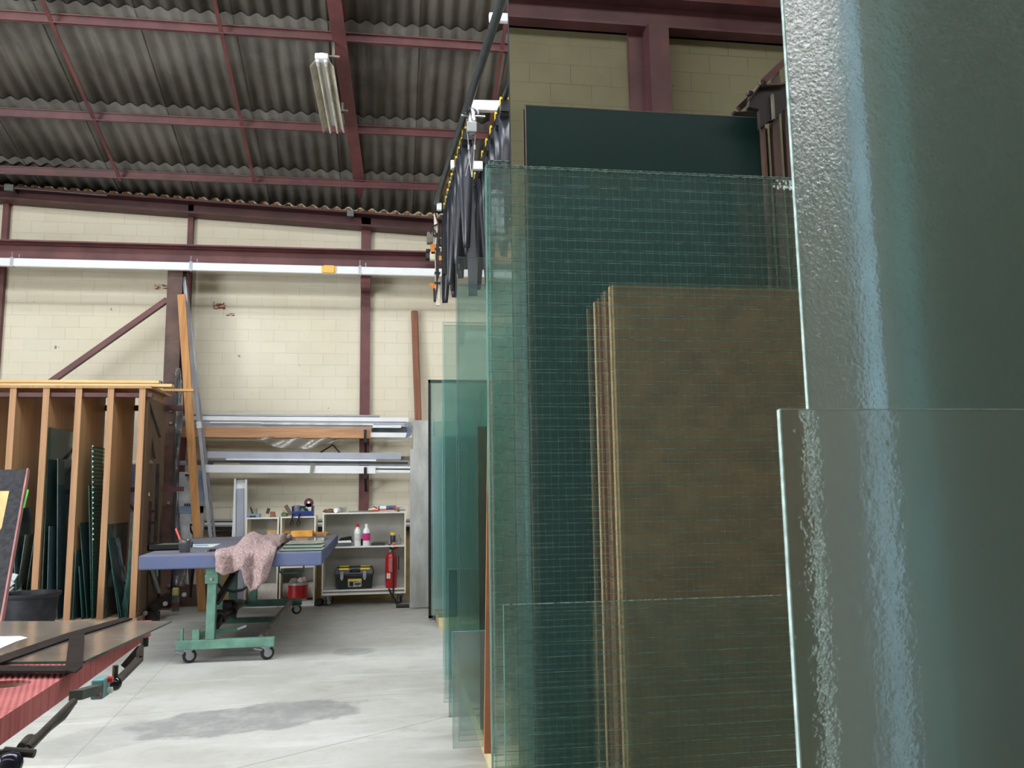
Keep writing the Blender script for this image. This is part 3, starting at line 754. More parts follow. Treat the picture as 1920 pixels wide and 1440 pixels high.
# ------------------------------------------------------------------ black padded board with pink edge (left)
YB2 = 7.6
tl = at(-150, 876, YB2); tr_ = at(52, 880, YB2); br_ = at(6, 1140, YB2-.6)
r = thing('padded_board', 'black felt covered board with pink edge leaning behind the black tub', 'board', (br_.x-.5, YB2-.6, 0))
base = onz(6, 1140, 0); zb0 = 0.0
v = (br_-tr_); bz = br_+v*((br_.z-.0)/(-v.z)) if v.z else br_
blx = bz+Vector((-1.3, 0, 0)); tlx = tr_+Vector((-1.3, 0, 0))
nrm = (tlx-tr_).cross(bz-tr_).normalized()
if nrm.y > 0: nrm = -nrm
m = MB(); m.prism([tlx, tr_, bz, blx], -nrm*.03); m.build('panel', paint('black_felt', (48, 48, 52), .95, 0, .2, 30, .3), r)
m = MB(); m.bar(tr_+Vector((.006, 0, 0)), bz+Vector((.006, 0, 0)), .014, .04, (0, 1, 0)); m.build('edge_trim', paint('pink_trim', (150, 100, 98), .6), r)
e = lambda px, py: at(px, py, YB2-.6*((py-880)/260))+nrm*.004
m = MB(); m.prism([e(-60, 922), e(18, 922), e(1, 1005), e(-14, 1060), e(-60, 1060)], nrm*.008); m.build('plywood_inset', paint('plywood_orange', (232, 176, 116), .6), r)
a = e(53, 919)+Vector((.0, .0, 0)); b = e(45, 953)
m = MB(); m.bar(a, b, .012, .012, (0, 1, 0)); m.build('green_strap', paint('green_strap', (90, 190, 70)), r)

# ------------------------------------------------------------------ black tubs
def tub(cx, cy, r_, h, label, cut=True):
    rr = thing('black_tub', label, 'tub', (cx, cy, 0), 'black rubber tubs behind the pink table')
    MB().lathe((cx, cy, 0), [(r_*.78, 0), (r_*.8, .01), (r_*.96, h-.05), (r_, h-.04), (r_+.015, h-.02), (r_+.015, h), (r_-.01, h), (r_*.92, h-.06), (r_*.76, .03), (.01, .03)], 40).build('tub_body', paint('black_tub_plastic', (36, 37, 44), .55, 0, .25, 14), rr, smooth=True)
    return rr
tq = onz(58, 1111, .5)
rt_ = abs(at(112, 1111, tq.y).x-at(58, 1111, tq.y).x)
tub(at(56, 1111, tq.y).x, tq.y, rt_, .5, 'large black rubber tub with a crumpled plastic scrap in it')
tq2 = onz(-6, 1152, .5); tub(at(-12, 1152, 6.5).x, 6.5, .13, onz(-6, 1152, .5).z+.03, 'second smaller black tub cut by the left edge of the photo')
# scrap plastic in the tub
yy = tq.y-.12
m = MB(); pts = [(8, 1108), (4, 1092), (14, 1082), (24, 1075), (33, 1078), (27, 1088), (18, 1098), (26, 1102), (14, 1112)]
m.prism([at(a, b, yy) for a, b in pts], (0, .03, 0)); 
m.prism([at(a, b, yy-.02) for a, b in ((6, 1097), (20, 1088), (27, 1094), (12, 1106))], (0, .02, 0))
tag(m.build('plastic_scrap', paint('translucent_plastic', (206, 214, 222), .25)), 'crumpled pale plastic scrap sticking out of the large black tub', 'scrap')
m = MB(); m.prism([at(a, b, yy+.1) for a, b in ((18, 1112), (26, 1086), (40, 1094), (40, 1106), (60, 1112))], (0, .006, 0))
tag(m.build('glass_shard', dkg), 'broken green glass shard standing in the large black tub', 'shard')

# ------------------------------------------------------------------ profiles on the two wall racks
YW = 12.0
def hbar(px0, px1, py0, py1, Y, mt, label, dp=.05, nm='aluminium_profile', cat='profile', grp='long profiles lying on the wall racks', dpy=0):
    a = at(px0, (py0+py1)/2, Y); b = at(px1, (py0+py1)/2+(px1-px0)*.007+dpy, Y); h = abs(at(px0, py0, Y).z-at(px0, py1, Y).z)
    m = MB(); m.bar(a, b, dp, h)
    return tag(m.build(nm, mt), label, cat, grp)
dkgrey = paint('charcoal_profile', (58, 62, 70), .4, .3)
hbar(334, 712, 776, 779, 11.98, alu, 'thin grey strip lying topmost and shortest on the upper wall rack')
hbar(334, 712, 779, 781, 12.0, dkgrey, 'thin dark strip directly under the topmost grey strip of the upper rack')
hbar(334, 766, 780, 788, 11.93, white_mt, 'bright white profile near the top of the upper wall rack')
hbar(336, 762, 788, 794, 11.95, alu_b, 'bluish grey aluminium profile under the bright white one on the upper rack')
hbar(395, 490, 791.5, 793.5, 11.92, white_mt, 'short white strip at the left of the upper wall rack')
hbar(490, 700, 793, 796, 11.92, paint('cream_strip', (222, 220, 212), .4), 'long pale strip just above the timber beam')
hbar(338, 700, 795.5, 801, 11.96, alu, 'dull aluminium flat lying on the timber beam')
hbar(699, 752, 797, 802, 11.9, white_mt, 'short white profile above the dark end at right of the upper rack')
tb = hbar(339, 695, 801, 820, 11.92, wood_o, 'orange brown timber beam lying lowest on the upper wall rack', .12, 'timber_beam', 'beam')
hbar(697, 772, 800, 811, 12.0, paint('dark_greygreen', (74, 84, 84), .5), 'dark grey green profile right of the timber beam end')
hbar(694, 772, 811, 820, 11.9, white_mt, 'white square profile right of the timber beam end')
hbar(728, 772, 826, 828, 11.9, alu, 'thin strip hanging below the white square profile')
hbar(390, 752, 847, 859, 11.9, alu_b, 'wide bluish grey aluminium box profile on top of the lower wall rack', .08)
hbar(425, 705, 859.5, 863, 11.86, white_mt, 'slim white strip under the bluish box profile')
hbar(350, 540, 862, 866, 11.9, paint('mixed_grey', (120, 118, 116), .5, .3), 'dull grey strip at the left of the lower wall rack')
hbar(392, 765, 863.5, 867, 11.88, dkgrey, 'dark strip between the white profiles of the lower wall rack')
hbar(450, 768, 867.5, 870.5, 11.92, alu, 'grey strip above the large white profile on the lower rack')
hbar(384, 704, 871.5, 886, 11.86, white_mt, 'large bright white profile lying lowest on the lower wall rack', .08)
hbar(704, 770, 874, 878, 11.88, white_mt, 'upper short white strip right of the large white profile', dpy=0)
hbar(704, 770, 878.5, 880.5, 11.9, dkgrey, 'thin dark strip between the two short white strips at right')
hbar(704, 770, 881, 886, 11.88, white_mt, 'lower short white strip right of the large white profile')
hbar(751, 768, 856, 863, 11.95, wood_g, 'stub of weathered wood at the right end of the lower rack', .06, 'timber_stub', 'wood')
hbar(330, 400, 864, 872, 11.97, alu_b, 'blue grey profile end sticking out left behind the leaning board', .05)
# brackets
for py0, py1 in ((806, 826), (876, 893)):
    q = at(685, py1, 11.84); z1 = at(685, py0, 11.84).z
    m = B(q.x-.02, q.x+.02, 11.80, 11.815, q.z, z1); m.box(q.x-.02, q.x+.02, 11.80, 12.22, q.z-.03, q.z)
    m.bar((q.x, 12.2, q.z-.2), (q.x, 11.95, q.z-.02), .03, .03)
    tag(m.build('rack_bracket', darkst), 'black steel bracket on the middle wall post holding the %s profiles' % ('upper' if py0 < 850 else 'lower'), 'bracket')
for py in (822, 889):
    q = at(351, py, 11.84)
    m = B(q.x-.02, q.x+.02, 11.80, 12.22, q.z-.03, q.z)
    tag(m.build('rack_bracket', darkst), 'steel bracket on the left wall post holding the %s profiles' % ('upper' if py < 850 else 'lower'), 'bracket')
for py in (822, 889):
    q = at(765, py+3, 11.84)
    m = B(q.x+.1, q.x+.14, 11.80, 12.3, q.z-.03, q.z)
    tag(m.build('rack_bracket', darkst), 'steel bracket behind the grey glass holding the %s profiles' % ('upper' if py < 850 else 'lower'), 'bracket')
film = clearglass('thin_plastic_film', (.86, .86, .84, 1), 1.6, .2, (225, 222, 214), .12)
m = MB()
def fsag(u, v):
    px = 470+u*170; top = 818+u*2; d = 24*(1-abs(2*u-1)**2.2)*v
    p = at(px, top+d, 11.88+.03*math.sin(u*20+v*4)); return p
m.grid(fsag, 24, 6); tag(m.build('plastic_film', film, smooth=True, solid=.002), 'clear plastic film sagging below the timber beam', 'plastic film')
m = MB(); m.prism([at(582, 868, 11.8), at(591, 869, 11.8), at(588, 884, 11.8), at(583, 896, 11.8), at(580, 893, 11.8)], (0, .01, 0))
tag(m.build('plastic_scrap', film), 'whitish plastic scrap dangling in front of the large white profile', 'scrap')
m = MB(); m.tube([at(600, 849, 12.0), at(624, 834, 12.29), at(640, 852, 12.0)], .012, 6)
tag(m.build('wire_hook', darkst), 'bent dark wire leaning like a roof gable between the two wall racks', 'wire')
m = MB(); m.tube([at(470, 790, 12.2), at(520, 845, 12.25), at(640, 930-20, 12.27), at(700, 905, 12.25)], .003, 5)
m = MB(); m.prism([at(758, 795, 11.85), at(768, 792, 11.85), at(774, 800, 11.85), at(770, 815, 11.85), at(760, 822, 11.85), at(764, 806, 11.85)], (0, .02, 0))
tag(m.build('plastic_wrap', clearglass('blue_wrap_film', (.7, .78, .9, 1), 1.5, .4, (190, 205, 235), .1)), 'crumpled bluish plastic wrap on the right ends of the upper profiles', 'plastic wrap')

# ------------------------------------------------------------------ things leaning at the column
def foot(px, Y): return Vector((at(px, 1135, Y).x, Y, 0))
def lean(p, q, w_, d_, mt, name, label, cat, **kw):
    m = MB(); m.bar(p, q, w_, d_, (0, 1, 0)); return tag(m.build(name, mt, **kw), label, cat)
pb = foot(380, 11.4); pt = at(340, 552, 11.6)
lean(pb, pt, .105, .03, wood_z, 'leaning_board', 'long orange pine board leaning from the floor to the column top', 'board', bevel=.004)
pa2 = foot(409, 11.62); pt = at(345, 520, 11.75)
r = thing('ladder_section', 'slim aluminium ladder section leaning right of the pine board', 'ladder', pa2)
MB().bar(pa2, pt, .045, .03, (0, 1, 0)).build('rail', alu, r)
MB().bar(pa2+Vector((.02, .2, 0)), pt+Vector((0, .1, 0)), .03, .02, (0, 1, 0)).build('rear_rail', alu, r)
q = pt+(pa2-pt)*.45; m = MB(); m.bar(q, q+(pa2-pt)*.02, .06, .045, (0, 1, 0)); m.build('grip_tape', white_p, r)
fb = MB(); a = at(332, 885, 12.0); b = at(384, 885, 12.0); zb0 = at(332, 1100, 12.0).z
fb.box(a.x, b.x, 12.0, 12.04, 0.0, a.z)
r = thing('foam_board', 'white foam board with pale blue print leaning behind the pine board', 'board', ((a.x+b.x)/2, 12.02, 0))
fb.build('panel', paint('white_foam', (222, 223, 228), .6), r)
m = MB(); m.box(at(372, 900, 12).x, b.x+.005, 11.99, 12.0, at(370, 962, 12).z, a.z+.02); m.box(a.x+.05, b.x, 11.99, 12.0, at(345, 962, 12).z, at(345, 949, 12).z)
m.build('blue_print', paint('pale_blue_print', (160, 184, 214), .6), r)
m = MB()
for k, px in enumerate((346, 350, 354, 358)): m.box(at(px, 947, 12).x, at(px+2.5, 947, 12).x, 11.985, 11.99, at(px, 949, 12).z, at(px, 944, 12).z)
m.build('printed_mark', paint('dark_print', (60, 64, 84), .6), r)
b1_ = at(388, 1098, 11.9); a1_ = at(306, 1098, 11.9)
tag(B(a1_.x, b1_.x, 11.93, 11.95, 0, a1_.z).build('brown_board', paint('brown_panel', (106, 86, 78), .6, 0, .1)), 'low brown board standing on the floor behind the foot of the pine board', 'board')
m = MB()
def fwrap(u, v):
    yy = 690+v*410; px = 329+9*u+5*math.sin(v*9)*u+(8*u if v > .82 else 0)
    return at(px, yy, 11.6-.05*math.sin(u*6+v*30)-.03*math.sin(v*71))
m.grid(fwrap, 8, 60); tag(m.build('plastic_sleeve', clearglass('shiny_film', (.72, .72, .73, 1), 3.0, .25, (205, 205, 210), .08), smooth=True, solid=.002), 'long shiny clear plastic sleeve hanging down beside the column', 'plastic sleeve')
q = at(326, 1000, 11.5)
lean(foot(326, 11.6), at(331, 700, 11.62), .02, .02, paint('blue_grey_bar', (70, 84, 96), .4, .4), 'steel_bar', 'thin blue grey bar standing against the right side of the column', 'bar')
q = onz(328, 1146, 0)
r = thing('glass_bottle', 'empty clear bottle with yellow neck tape standing at the column foot', 'bottle', q)
MB().lathe(q, [(.045, 0), (.05, .01), (.05, .17), (.02, .23), (.02, .3)], 14).build('bottle_body', clearglass('bottle_glass', (.6, .62, .6, 1), 2, .2), r, smooth=True)
MB().lathe(q+Vector((0, 0, .2)), [(.04, 0), (.045, .02), (.045, .09), (.03, .1)], 14).build('neck_tape', paint('yellow_tape', (214, 200, 140), .6), r)
m = MB(); m.tube([at(372, 984, 11.5), at(357, 984, 11.5), at(358, 996, 11.5), at(363, 1003, 11.5), at(364, 1030, 11.5), at(357, 1120, 11.6)], .016, 6)
r = thing('shovel', 'shovel with dark bent handle leaning behind the blue table', 'shovel', at(360, 1125, 11.6))
m.build('handle', darkst, r)
m = MB(); m.hexa([at(352, 1066, 11.55), at(366, 1066, 11.55), at(366, 1066, 11.58), at(352, 1066, 11.58)], [at(357, 1120, 11.6), at(359, 1120, 11.6), at(359, 1120, 11.62), at(357, 1120, 11.62)]); m.build('blade', paint('rusty_blade', (96, 78, 66), .5, .4), r)

# tall white profiles
pq = foot(451, 11.75); pt = at(452, 900, 11.95)
r = thing('white_channel', 'tall white U shaped channel leaning upright behind the blue table', 'profile', pq)
d = pt-pq
m = MB(); hw = .075
m.bar(pq+Vector((0, .04, 0)), pt+Vector((0, .04, 0)), .15, .01, (0, 1, 0)); m.bar(pq+Vector((-hw, 0, 0)), pt+Vector((-hw, 0, 0)), .02, .09, (0, 1, 0)); m.bar(pq+Vector((hw, 0, 0)), pt+Vector((hw, 0, 0)), .02, .09, (0, 1, 0))
m.build('channel', white_mt, r)
m = MB(); m.bar(pq+Vector((-.01, .02, .1)), pq+d*.93+Vector((-.01, .02, 0)), .09, .02, (0, 1, 0)); m.build('inner_strip', alu_b, r)
tag(MB().bar(pq+Vector((-.13, -.05, 0)), at(441, 897, 11.92), .018, .03, (0, 1, 0)).build('thin_profile', white_mt), 'thin white edge profile leaning left of the white channel', 'profile')

# bundle of profiles and cardboard behind the shelf units
for k, (y0, y1, mt, lb) in enumerate(((973, 976, alu_b, 'grey strip topmost of the low bundle behind the shelf units'), (976.5, 979, dkgrey, 'dark strip in the low bundle behind the shelf units'),
                                     (980, 984, white_mt, 'white strip in the low bundle behind the shelf units'), (984.5, 987, alu, 'aluminium strip in the low bundle behind the shelf units'), (987.5, 993, black, 'black profile lowest of the bundle behind the shelf units'))):
    hbar(384, 790, y0, y1, 12.15, mt, lb, .05, grp='low bundle of profiles behind the shelf units', dpy=-3)
q0 = at(392, 993, 12.2); q1 = at(800, 993, 12.2)
tag(B(q0.x, q1.x, 12.2, 12.215, 0, q0.z-.03).build('cardboard_sheet', paint('cardboard', (204, 178, 122), .8, 0, .1)), 'long tan cardboard sheet standing on the floor against the far wall', 'cardboard')
q = at(392, 990, 12.1)
tag(B(q.x, q1.x, 12.08, 12.2, q.z-.09, q.z-.05).build('bundle_ledge', darkst), 'dark ledge carrying the low profile bundle on the far wall', 'ledge')

# ------------------------------------------------------------------ small shelf units and the cart
def unit(name, label, px0, px1, pyt, Yf, dp, shelves, zbase, cat='shelf unit', gap=None, th=.018):
    a = at(px0, pyt, Yf); b = at(px1, pyt, Yf); x0, x1 = a.x, b.x; zt = a.z
    r = thing(name, label, cat, ((x0+x1)/2, Yf+dp/2, 0 if gap is None else zbase))
    for sx in (x0, x1-th): B(sx, sx+th, Yf, Yf+dp, zbase, zt-th).build('side_panel', offwhite, r)
    B(x0, x1, Yf, Yf+dp, zt-th, zt).build('top_panel', white_p, r)
    B(x0+th, x1-th, Yf, Yf+dp, zbase+.05, zbase+.05+th).build('bottom_panel', white_p, r)
    B(x0+th, x1-th, Yf+.01, Yf+.025, zbase, zbase+.05).build('plinth', white_p, r)
    for z in shelves: B(x0+th, x1-th, Yf, Yf+dp-.01, z-th, z).build('shelf', white_p, r)
    B(x0+th, x1-th, Yf+dp-.008, Yf+dp, zbase+.05, zt-th).build('back_panel', grey_bk, r)
    return r, x0, x1, zt
YU = 11.55
uA, ax0, ax1, azt = unit('shelf_unit', 'narrow white open shelf unit at left beside the tall white channel', 461, 523, 971, YU, .35, [at(490, 1060, YU).z, ], 0)
uB, bx0_, bx1_, bzt = unit('shelf_unit', 'narrow white open shelf unit in the middle with the red tin in its bottom', 526, 592, 969, YU, .35, [at(560, 1062, YU).z], 0)
YC = 11.45; zc0 = at(612, 1117, YC).z
zmid = at(640, 1025, YC).z
cart, cx0, cx1, czt = unit('shelf_cart', 'wide white shelf cart on casters with bottles and a toolbox', 605, 761, 962, YC, .42, [zmid], max(.13, zc0), 'cart', gap=1)
zcb = max(.13, zc0)
B(cx0+.018, cx1-.018, YC-.002, YC+.01, zcb+.035, zcb+.05).build('wood_strip', paint('brown_edge_strip', (110, 84, 70), .6), cart)
def caster(parent, x, y, zt, r_=.05, ang=0.6, brake=True, fork=None):
    fork = fork or alu
    d = Vector((math.cos(ang), math.sin(ang), 0)); s = Vector((-d.y, d.x, 0)); c0 = Vector((x, y, r_))+d*.02
    f = MB(); f.bar(Vector((x, y, zt-.006))-d*.04, Vector((x, y, zt-.006))+d*.04, .08, .01)
    for sg in (-1, 1):
        f.prism([Vector((x, y, zt-.01))-d*.03+s*sg*.022, Vector((x, y, zt-.01))+d*.03+s*sg*.022, c0+d*.012+s*sg*.022, c0-d*.012+s*sg*.022-Vector((0, 0, .012))], s*sg*.004)
    if brake: f.bar(Vector((x, y, zt-.03))-d*.03, Vector((x, y, zt-.012))-d*.1, .03, .008)
    fo = f.build('caster_fork', fork, parent)
    w_ = MB(); w_.lathe(c0-s*.015, [(r_*.7, 0), (r_*.96, .004), (r_, .015), (r_*.96, .026), (r_*.7, .03)], 20, s); w_.build('caster_wheel', black_r, fo, smooth=True)
    h_ = MB(); h_.lathe(c0-s*.018, [(.005, 0), (r_*.6, .002), (r_*.6, .034), (.005, .036)], 16, s); h_.build('wheel_hub', alu, fo)
for x in (cx0+.07, cx1-.07):
    for y in (YC+.06, YC+.36): caster(cart, x, y, zcb, .045, .5 if x < 0 else 2.2, True, paint('caster_grey', (150, 152, 156), .4, .5))

def bottle(px, pyb, Y, zb_, hpx, wpx, body, capm, label, label_m=None, nm='spray_bottle'):
    x = at(px, pyb, Y).x; sc_ = Y/FPX; h = hpx*sc_; r_ = wpx*sc_/2
    r = thing(nm, label, 'bottle', (x, Y, zb_))
    MB().lathe((x, Y, zb_), [(r_*.9, 0), (r_, .01), (r_, h*.62), (r_*.85, h*.74), (r_*.42, h*.84), (r_*.42, h*.88)], 18).build('bottle_body', body, r, smooth=True)
    MB().lathe((x, Y, zb_+h*.87), [(r_*.48, 0), (r_*.48, h*.12), (r_*.3, h*.13)], 14).build('cap', capm, r, smooth=True)
    if label_m: MB().lathe((x, Y, zb_+h*.24), [(r_+.0005, 0), (r_+.002, .001), (r_+.002, h*.33), (r_+.0005, h*.33+.001)], 18).build('bottle_label', label_m, r, smooth=True)
    return r
cy = YC+.1
plas = paint('white_bottle_plastic', (236, 238, 236), .35, 0, .02)
bottle(670, 1021, cy, zmid, 39, 12, plas, redg, 'white plastic bottle with red cap on the cart middle shelf', paint('faint_label', (220, 220, 220), .5, 0, .12, 60))
bottle(687, 1021, cy, zmid, 39, 13, plas, plas, 'white plastic bottle with bright pink label on the cart middle shelf', paint('magenta_label', (214, 40, 130), .45, 0, .12, 50))
x = at(737, 1010, cy+.05).x; r = thing('glue_jar', 'small dark jar with yellow lid on the right of the cart middle shelf', 'jar', (x, cy+.05, zmid))
MB().lathe((x, cy+.05, zmid), [(.034, 0), (.037, .01), (.037, .125), (.03, .135)], 16).build('jar_body', paint('navy_jar', (34, 42, 74), .35, 0, .2, 30), r, smooth=True)
MB().lathe((x, cy+.05, zmid+.13), [(.036, 0), (.036, .035), (.03, .038)], 16).build('lid', yellow, r, smooth=True)
def lump(c0, sx, sy, sz, mt, name, label, cat, seed=0, n=2, parent=None):
    import bmesh
    bm = bmesh.new(); bmesh.ops.create_icosphere(bm, subdivisions=3, radius=1)
    rn = random.Random(seed); ph = [rn.uniform(0, 6) for _ in range(9)]
    m = MB(); vs = []
    for v in bm.verts:
        p = v.co.copy(); k = 1+.16*math.sin(3*p.x+ph[0])*math.sin(4*p.y+ph[1])+.12*math.sin(7*p.z+5*p.x+ph[2])+.07*math.sin(11*p.y+ph[3])
        q = Vector((p.x*sx*k, p.y*sy*k, max(-.75, p.z*k)*sz+.75*sz)); vs.append(Vector(c0)+q)
    m.add(vs, [tuple(v.index for v in f.verts) for f in bm.faces]); bm.free()
    o = m.build(name, mt, parent, smooth=True)
    if parent is None: tag(o, label, cat)
    return o
lump((at(748, 1010, cy+.06).x, cy+.06, zmid), .035, .03, .07, clearglass('cloudy_bag', (.7, .7, .7, 1), 1.5, .5, (200, 196, 194), .1), 'plastic_bag', 'cloudy clear plastic bag beside the yellow lidded jar', 'bag', 3)
lump((at(739, 1018, cy-.02).x, cy-.03, zmid), .035, .02, .022, paint('amber_lump', (190, 120, 60), .5, 0, .2), 'sponge', 'small orange brown sponge in front of the yellow lidded jar', 'sponge', 4)
x0 = at(630, 1018, cy).x; x1 = at(658, 1018, cy).x
r = thing('grey_tray', 'grey box tray holding dark foam and white paper on the cart middle shelf', 'tray', ((x0+x1)/2, cy, zmid))
m = B(x0, x1, cy-.07, cy+.1, zmid, zmid+.05); m.build('tray_body', paint('slate_plastic', (92, 100, 104), .5), r, bevel=.008)
m = MB(); m.hexa([(x0+.01, cy-.06, zmid+.05), (x1+.02, cy-.06, zmid+.05), (x1+.02, cy+.09, zmid+.05), (x0+.01, cy+.09, zmid+.05)], [(x0+.03, cy-.05, zmid+.07), (x1+.0, cy-.05, zmid+.08), (x1, cy+.08, zmid+.13), (x0+.06, cy+.08, zmid+.11)]); m.build('dark_foam', black, r)
m = MB(); m.hexa([(x0+.0, cy-.075, zmid+.052), (x1+.01, cy-.075, zmid+.05), (x1+.01, cy-.06, zmid+.06), (x0+.0, cy-.06, zmid+.06)], [(x0+.02, cy-.06, zmid+.07), (x1-.0, cy-.06, zmid+.078), (x1, cy-.02, zmid+.085), (x0+.03, cy-.02, zmid+.078)]); m.build('paper', white_p, r)
x0 = at(696, 1015, cy).x; x1 = at(722, 1015, cy).x
tag(B(x0, x1, cy-.02, cy+.04, zmid, zmid+.035).build('dark_block', paint('dark_block', (52, 44, 46), .6), bevel=.003), 'dark flat block lying right of the pink labelled bottle', 'block')
tag(B(x0+.02, x1+.05, cy+.08, cy+.14, zmid, zmid+.05).build('brown_block', paint('taupe_block', (122, 108, 100), .7), bevel=.003), 'brown taupe block lying behind the dark flat block on the cart', 'block')
m = MB(); xx = at(678, 1015, cy+.12).x; m.cyl((xx, cy+.1, zmid+.045), (xx, cy+.14, zmid+.045), .045, n=18); tag(m.build('tape_roll', black), 'black tape roll standing between the two white bottles', 'tape roll')
# on the cart top
zt_ = czt
lump((at(618, 960, YC+.1).x, YC+.1, zt_), .075, .04, .03, paint('brown_glove', (122, 92, 66), .8, 0, .3, 30), 'work_glove', 'crumpled brown work glove on the left of the cart top', 'glove', 8)
x = at(630, 958, YC+.08).x; m = MB(); m.cyl((x, YC+.02, zt_+.032), (x+.05, YC+.2, zt_+.032), .031, n=16); tag(m.build('paper_roll', white_mt, smooth=True), 'white roll pointing to the viewer beside the brown glove', 'roll')
x = at(640, 958, YC+.1).x
tag(B(x-.04, x+.06, YC+.12, YC+.24, zt_, zt_+.07).build('grey_carton', paint('grey_carton', (160, 156, 146), .7, 0, .2, 20)), 'small grey carton behind the white roll on the cart top', 'box')
tag(B(at(653, 960, YC+.05).x, at(697, 960, YC+.05).x, YC+.05, YC+.1, zt_, zt_+.02).build('steel_ruler', paint('greygreen_steel', (134, 140, 128), .5, .3)), 'flat grey green bar lying in the middle of the cart top', 'bar')
# caulking gun on the cart
Yg = YC+.08; e = lambda px, dz: Vector((at(px, 955, Yg).x, Yg, zt_+dz))
small('caulking_gun', 'caulking gun', 'orange caulking gun with a blue and white cartridge on the cart top', [
    ('cradle', MB().bar(e(700, .022), e(742, .028), .05, .012), paint('gun_orange', (206, 80, 40), .45), {}),
    ('cartridge', MB().cyl(e(709, .055), e(741, .058), .026, n=14), paint('cartridge_blue', (86, 110, 160), .4, 0, .3, 40), {'smooth': True}),
    ('cartridge_band', MB().cyl(e(712, .055), e(724, .056), .0275, n=14), white_mt, {'smooth': True}),
    ('front_plate', MB().cyl(e(740, .05), e(743, .05), .035, n=14), paint('gun_orange_red', (200, 60, 40), .45), {}),
    ('handle', MB().bar(e(708, .05), e(700, .075), .02, .02).bar(e(693, .012), e(712, .02), .03, .02), paint('gun_orange2', (206, 70, 36), .45), {}),
    ('plunger_rod', MB().cyl(e(690, .035), e(709, .05), .006, n=8), silver, {}),
    ('nozzle', MB().cyl(e(743, .055), e(758, .06), .012, .004, n=8), paint('nozzle_grey', (190, 192, 190), .4), {})])
small('clamp_screw', 'clamp', 'small chrome nozzle and clamp at the right of the cart top', [
    ('clamp_body', MB().cyl(e(744, .03)+Vector((0, .08, 0)), e(750, .03)+Vector((0, .08, 0)), .03, n=10), silver, {}),
    ('clamp_bar', MB().bar(e(744, .02)+Vector((0, .08, 0)), e(760, .02)+Vector((0, .1, 0)), .02, .02), alu, {})])
# toolbox on the bottom shelf
zs = zcb+.05+.018; yt = YC+.06
X0 = at(628, 1105, yt).x; X1 = at(699, 1105, yt).x
r = thing('toolbox', 'black plastic toolbox with yellow lid latches on the cart bottom shelf', 'toolbox', ((X0+X1)/2, yt+.1, zs))
m = MB(); m.hexa([(X0+.02, yt+.01, zs), (X1-.02, yt+.01, zs), (X1-.02, yt+.21, zs), (X0+.02, yt+.21, zs)], [(X0, yt, zs+.19), (X1, yt, zs+.19), (X1, yt+.22, zs+.19), (X0, yt+.22, zs+.19)]); m.build('box_body', black, r, bevel=.01)
m = MB(); zz = zs+.19; m.hexa([(X0-.015, yt-.008, zz), (X1+.015, yt-.008, zz), (X1+.015, yt+.228, zz), (X0-.015, yt+.228, zz)], [(X0+.01, yt+.04, zz+.1), (X1-.01, yt+.04, zz+.1), (X1-.01, yt+.19, zz+.1), (X0+.01, yt+.19, zz+.1)]); m.build('lid', black, r, bevel=.012)
for f0, f1 in ((.1, .36), (.66, .92)):
    xa, xb = X0+(X1-X0)*f0, X0+(X1-X0)*f1
    m = MB(); m.hexa([(xa, yt+.018, zz+.062), (xb, yt+.018, zz+.062), (xb, yt+.15, zz+.095), (xa, yt+.15, zz+.095)], [(xa, yt+.022, zz+.085), (xb, yt+.022, zz+.085), (xb, yt+.15, zz+.112), (xa, yt+.15, zz+.112)]); m.build('lid_organizer', yellow, r, bevel=.004)
for f in (.18, .78):
    xa = X0+(X1-X0)*f; m = B(xa-.022, xa+.022, yt-.02, yt-.004, zz-.05, zz+.045); m.box(xa-.012, xa+.012, yt-.026, yt-.02, zz-.07, zz+.0); m.build('latch', alu, r, bevel=.003)
xa, xb = X0+(X1-X0)*.34, X0+(X1-X0)*.7
o = B(xa, xb, yt-.006, yt+.004, zs+.03, zs+.135).build('front_sticker', paint('sticker_grey', (170, 168, 160), .5, 0, .3, 60), r)
B(xa, xb, yt-.008, yt-.004, zs+.11, zs+.135).build('sticker_band', yellow, o)
B(xa+.02, xa+.07, yt-.008, yt-.004, zs+.04, zs+.1).build('sticker_picture', black, o); B(xa+.09, xb-.01, yt-.008, yt-.004, zs+.055, zs+.08).build('sticker_picture', dkgrey, o)
MB().tube([(X0+.19, yt+.0, zz+.05), (X0+.23, yt-.012, zz+.065), (X0+.29, yt-.012, zz+.065), (X0+.33, yt+.0, zz+.05)], .01, 6).build('handle', black, r)
# extinguisher
Ye = YC+.09; xe = at(736, 1100, Ye).x
r = thing('fire_extinguisher', 'red fire extinguisher with black hose standing on the cart bottom shelf', 'fire extinguisher', (xe, Ye, zs))
R = .077
MB().lathe((xe-.02, Ye, zs), [(R*.85, 0), (R, .02), (R, .4), (R*.8, .45), (R*.4, .475), (.02, .48)], 22).build('cylinder', redg, r, smooth=True)
m = B(xe-.045, xe+.0, Ye-.02, Ye+.02, zs+.475, zs+.51); m.build('valve', silver, r)
m = MB(); m.bar((xe-.02, Ye, zs+.51), (xe-.05, Ye, zs+.585), .025, .02, (0, 1, 0)); m.bar((xe-.02, Ye, zs+.5), (xe+.03, Ye, zs+.53), .025, .02, (0, 1, 0)); m.build('lever', black, r)
m = MB(); m.cyl((xe+.02, Ye-.03, zs+.52), (xe+.07, Ye-.03, zs+.55), .022, n=10); m.build('gauge', redg, r)
m = MB(); m.tube([(xe-.01, Ye-.02, zs+.5), (xe+.01, Ye-.075, zs+.42), (xe+.01, Ye-.09, zs+.2), (xe+.012, Ye-.09, zs+.02), (xe+.01, Ye-.1, zs-.06), (xe-.01, Ye-.1, zs-.12)], .012, 8)
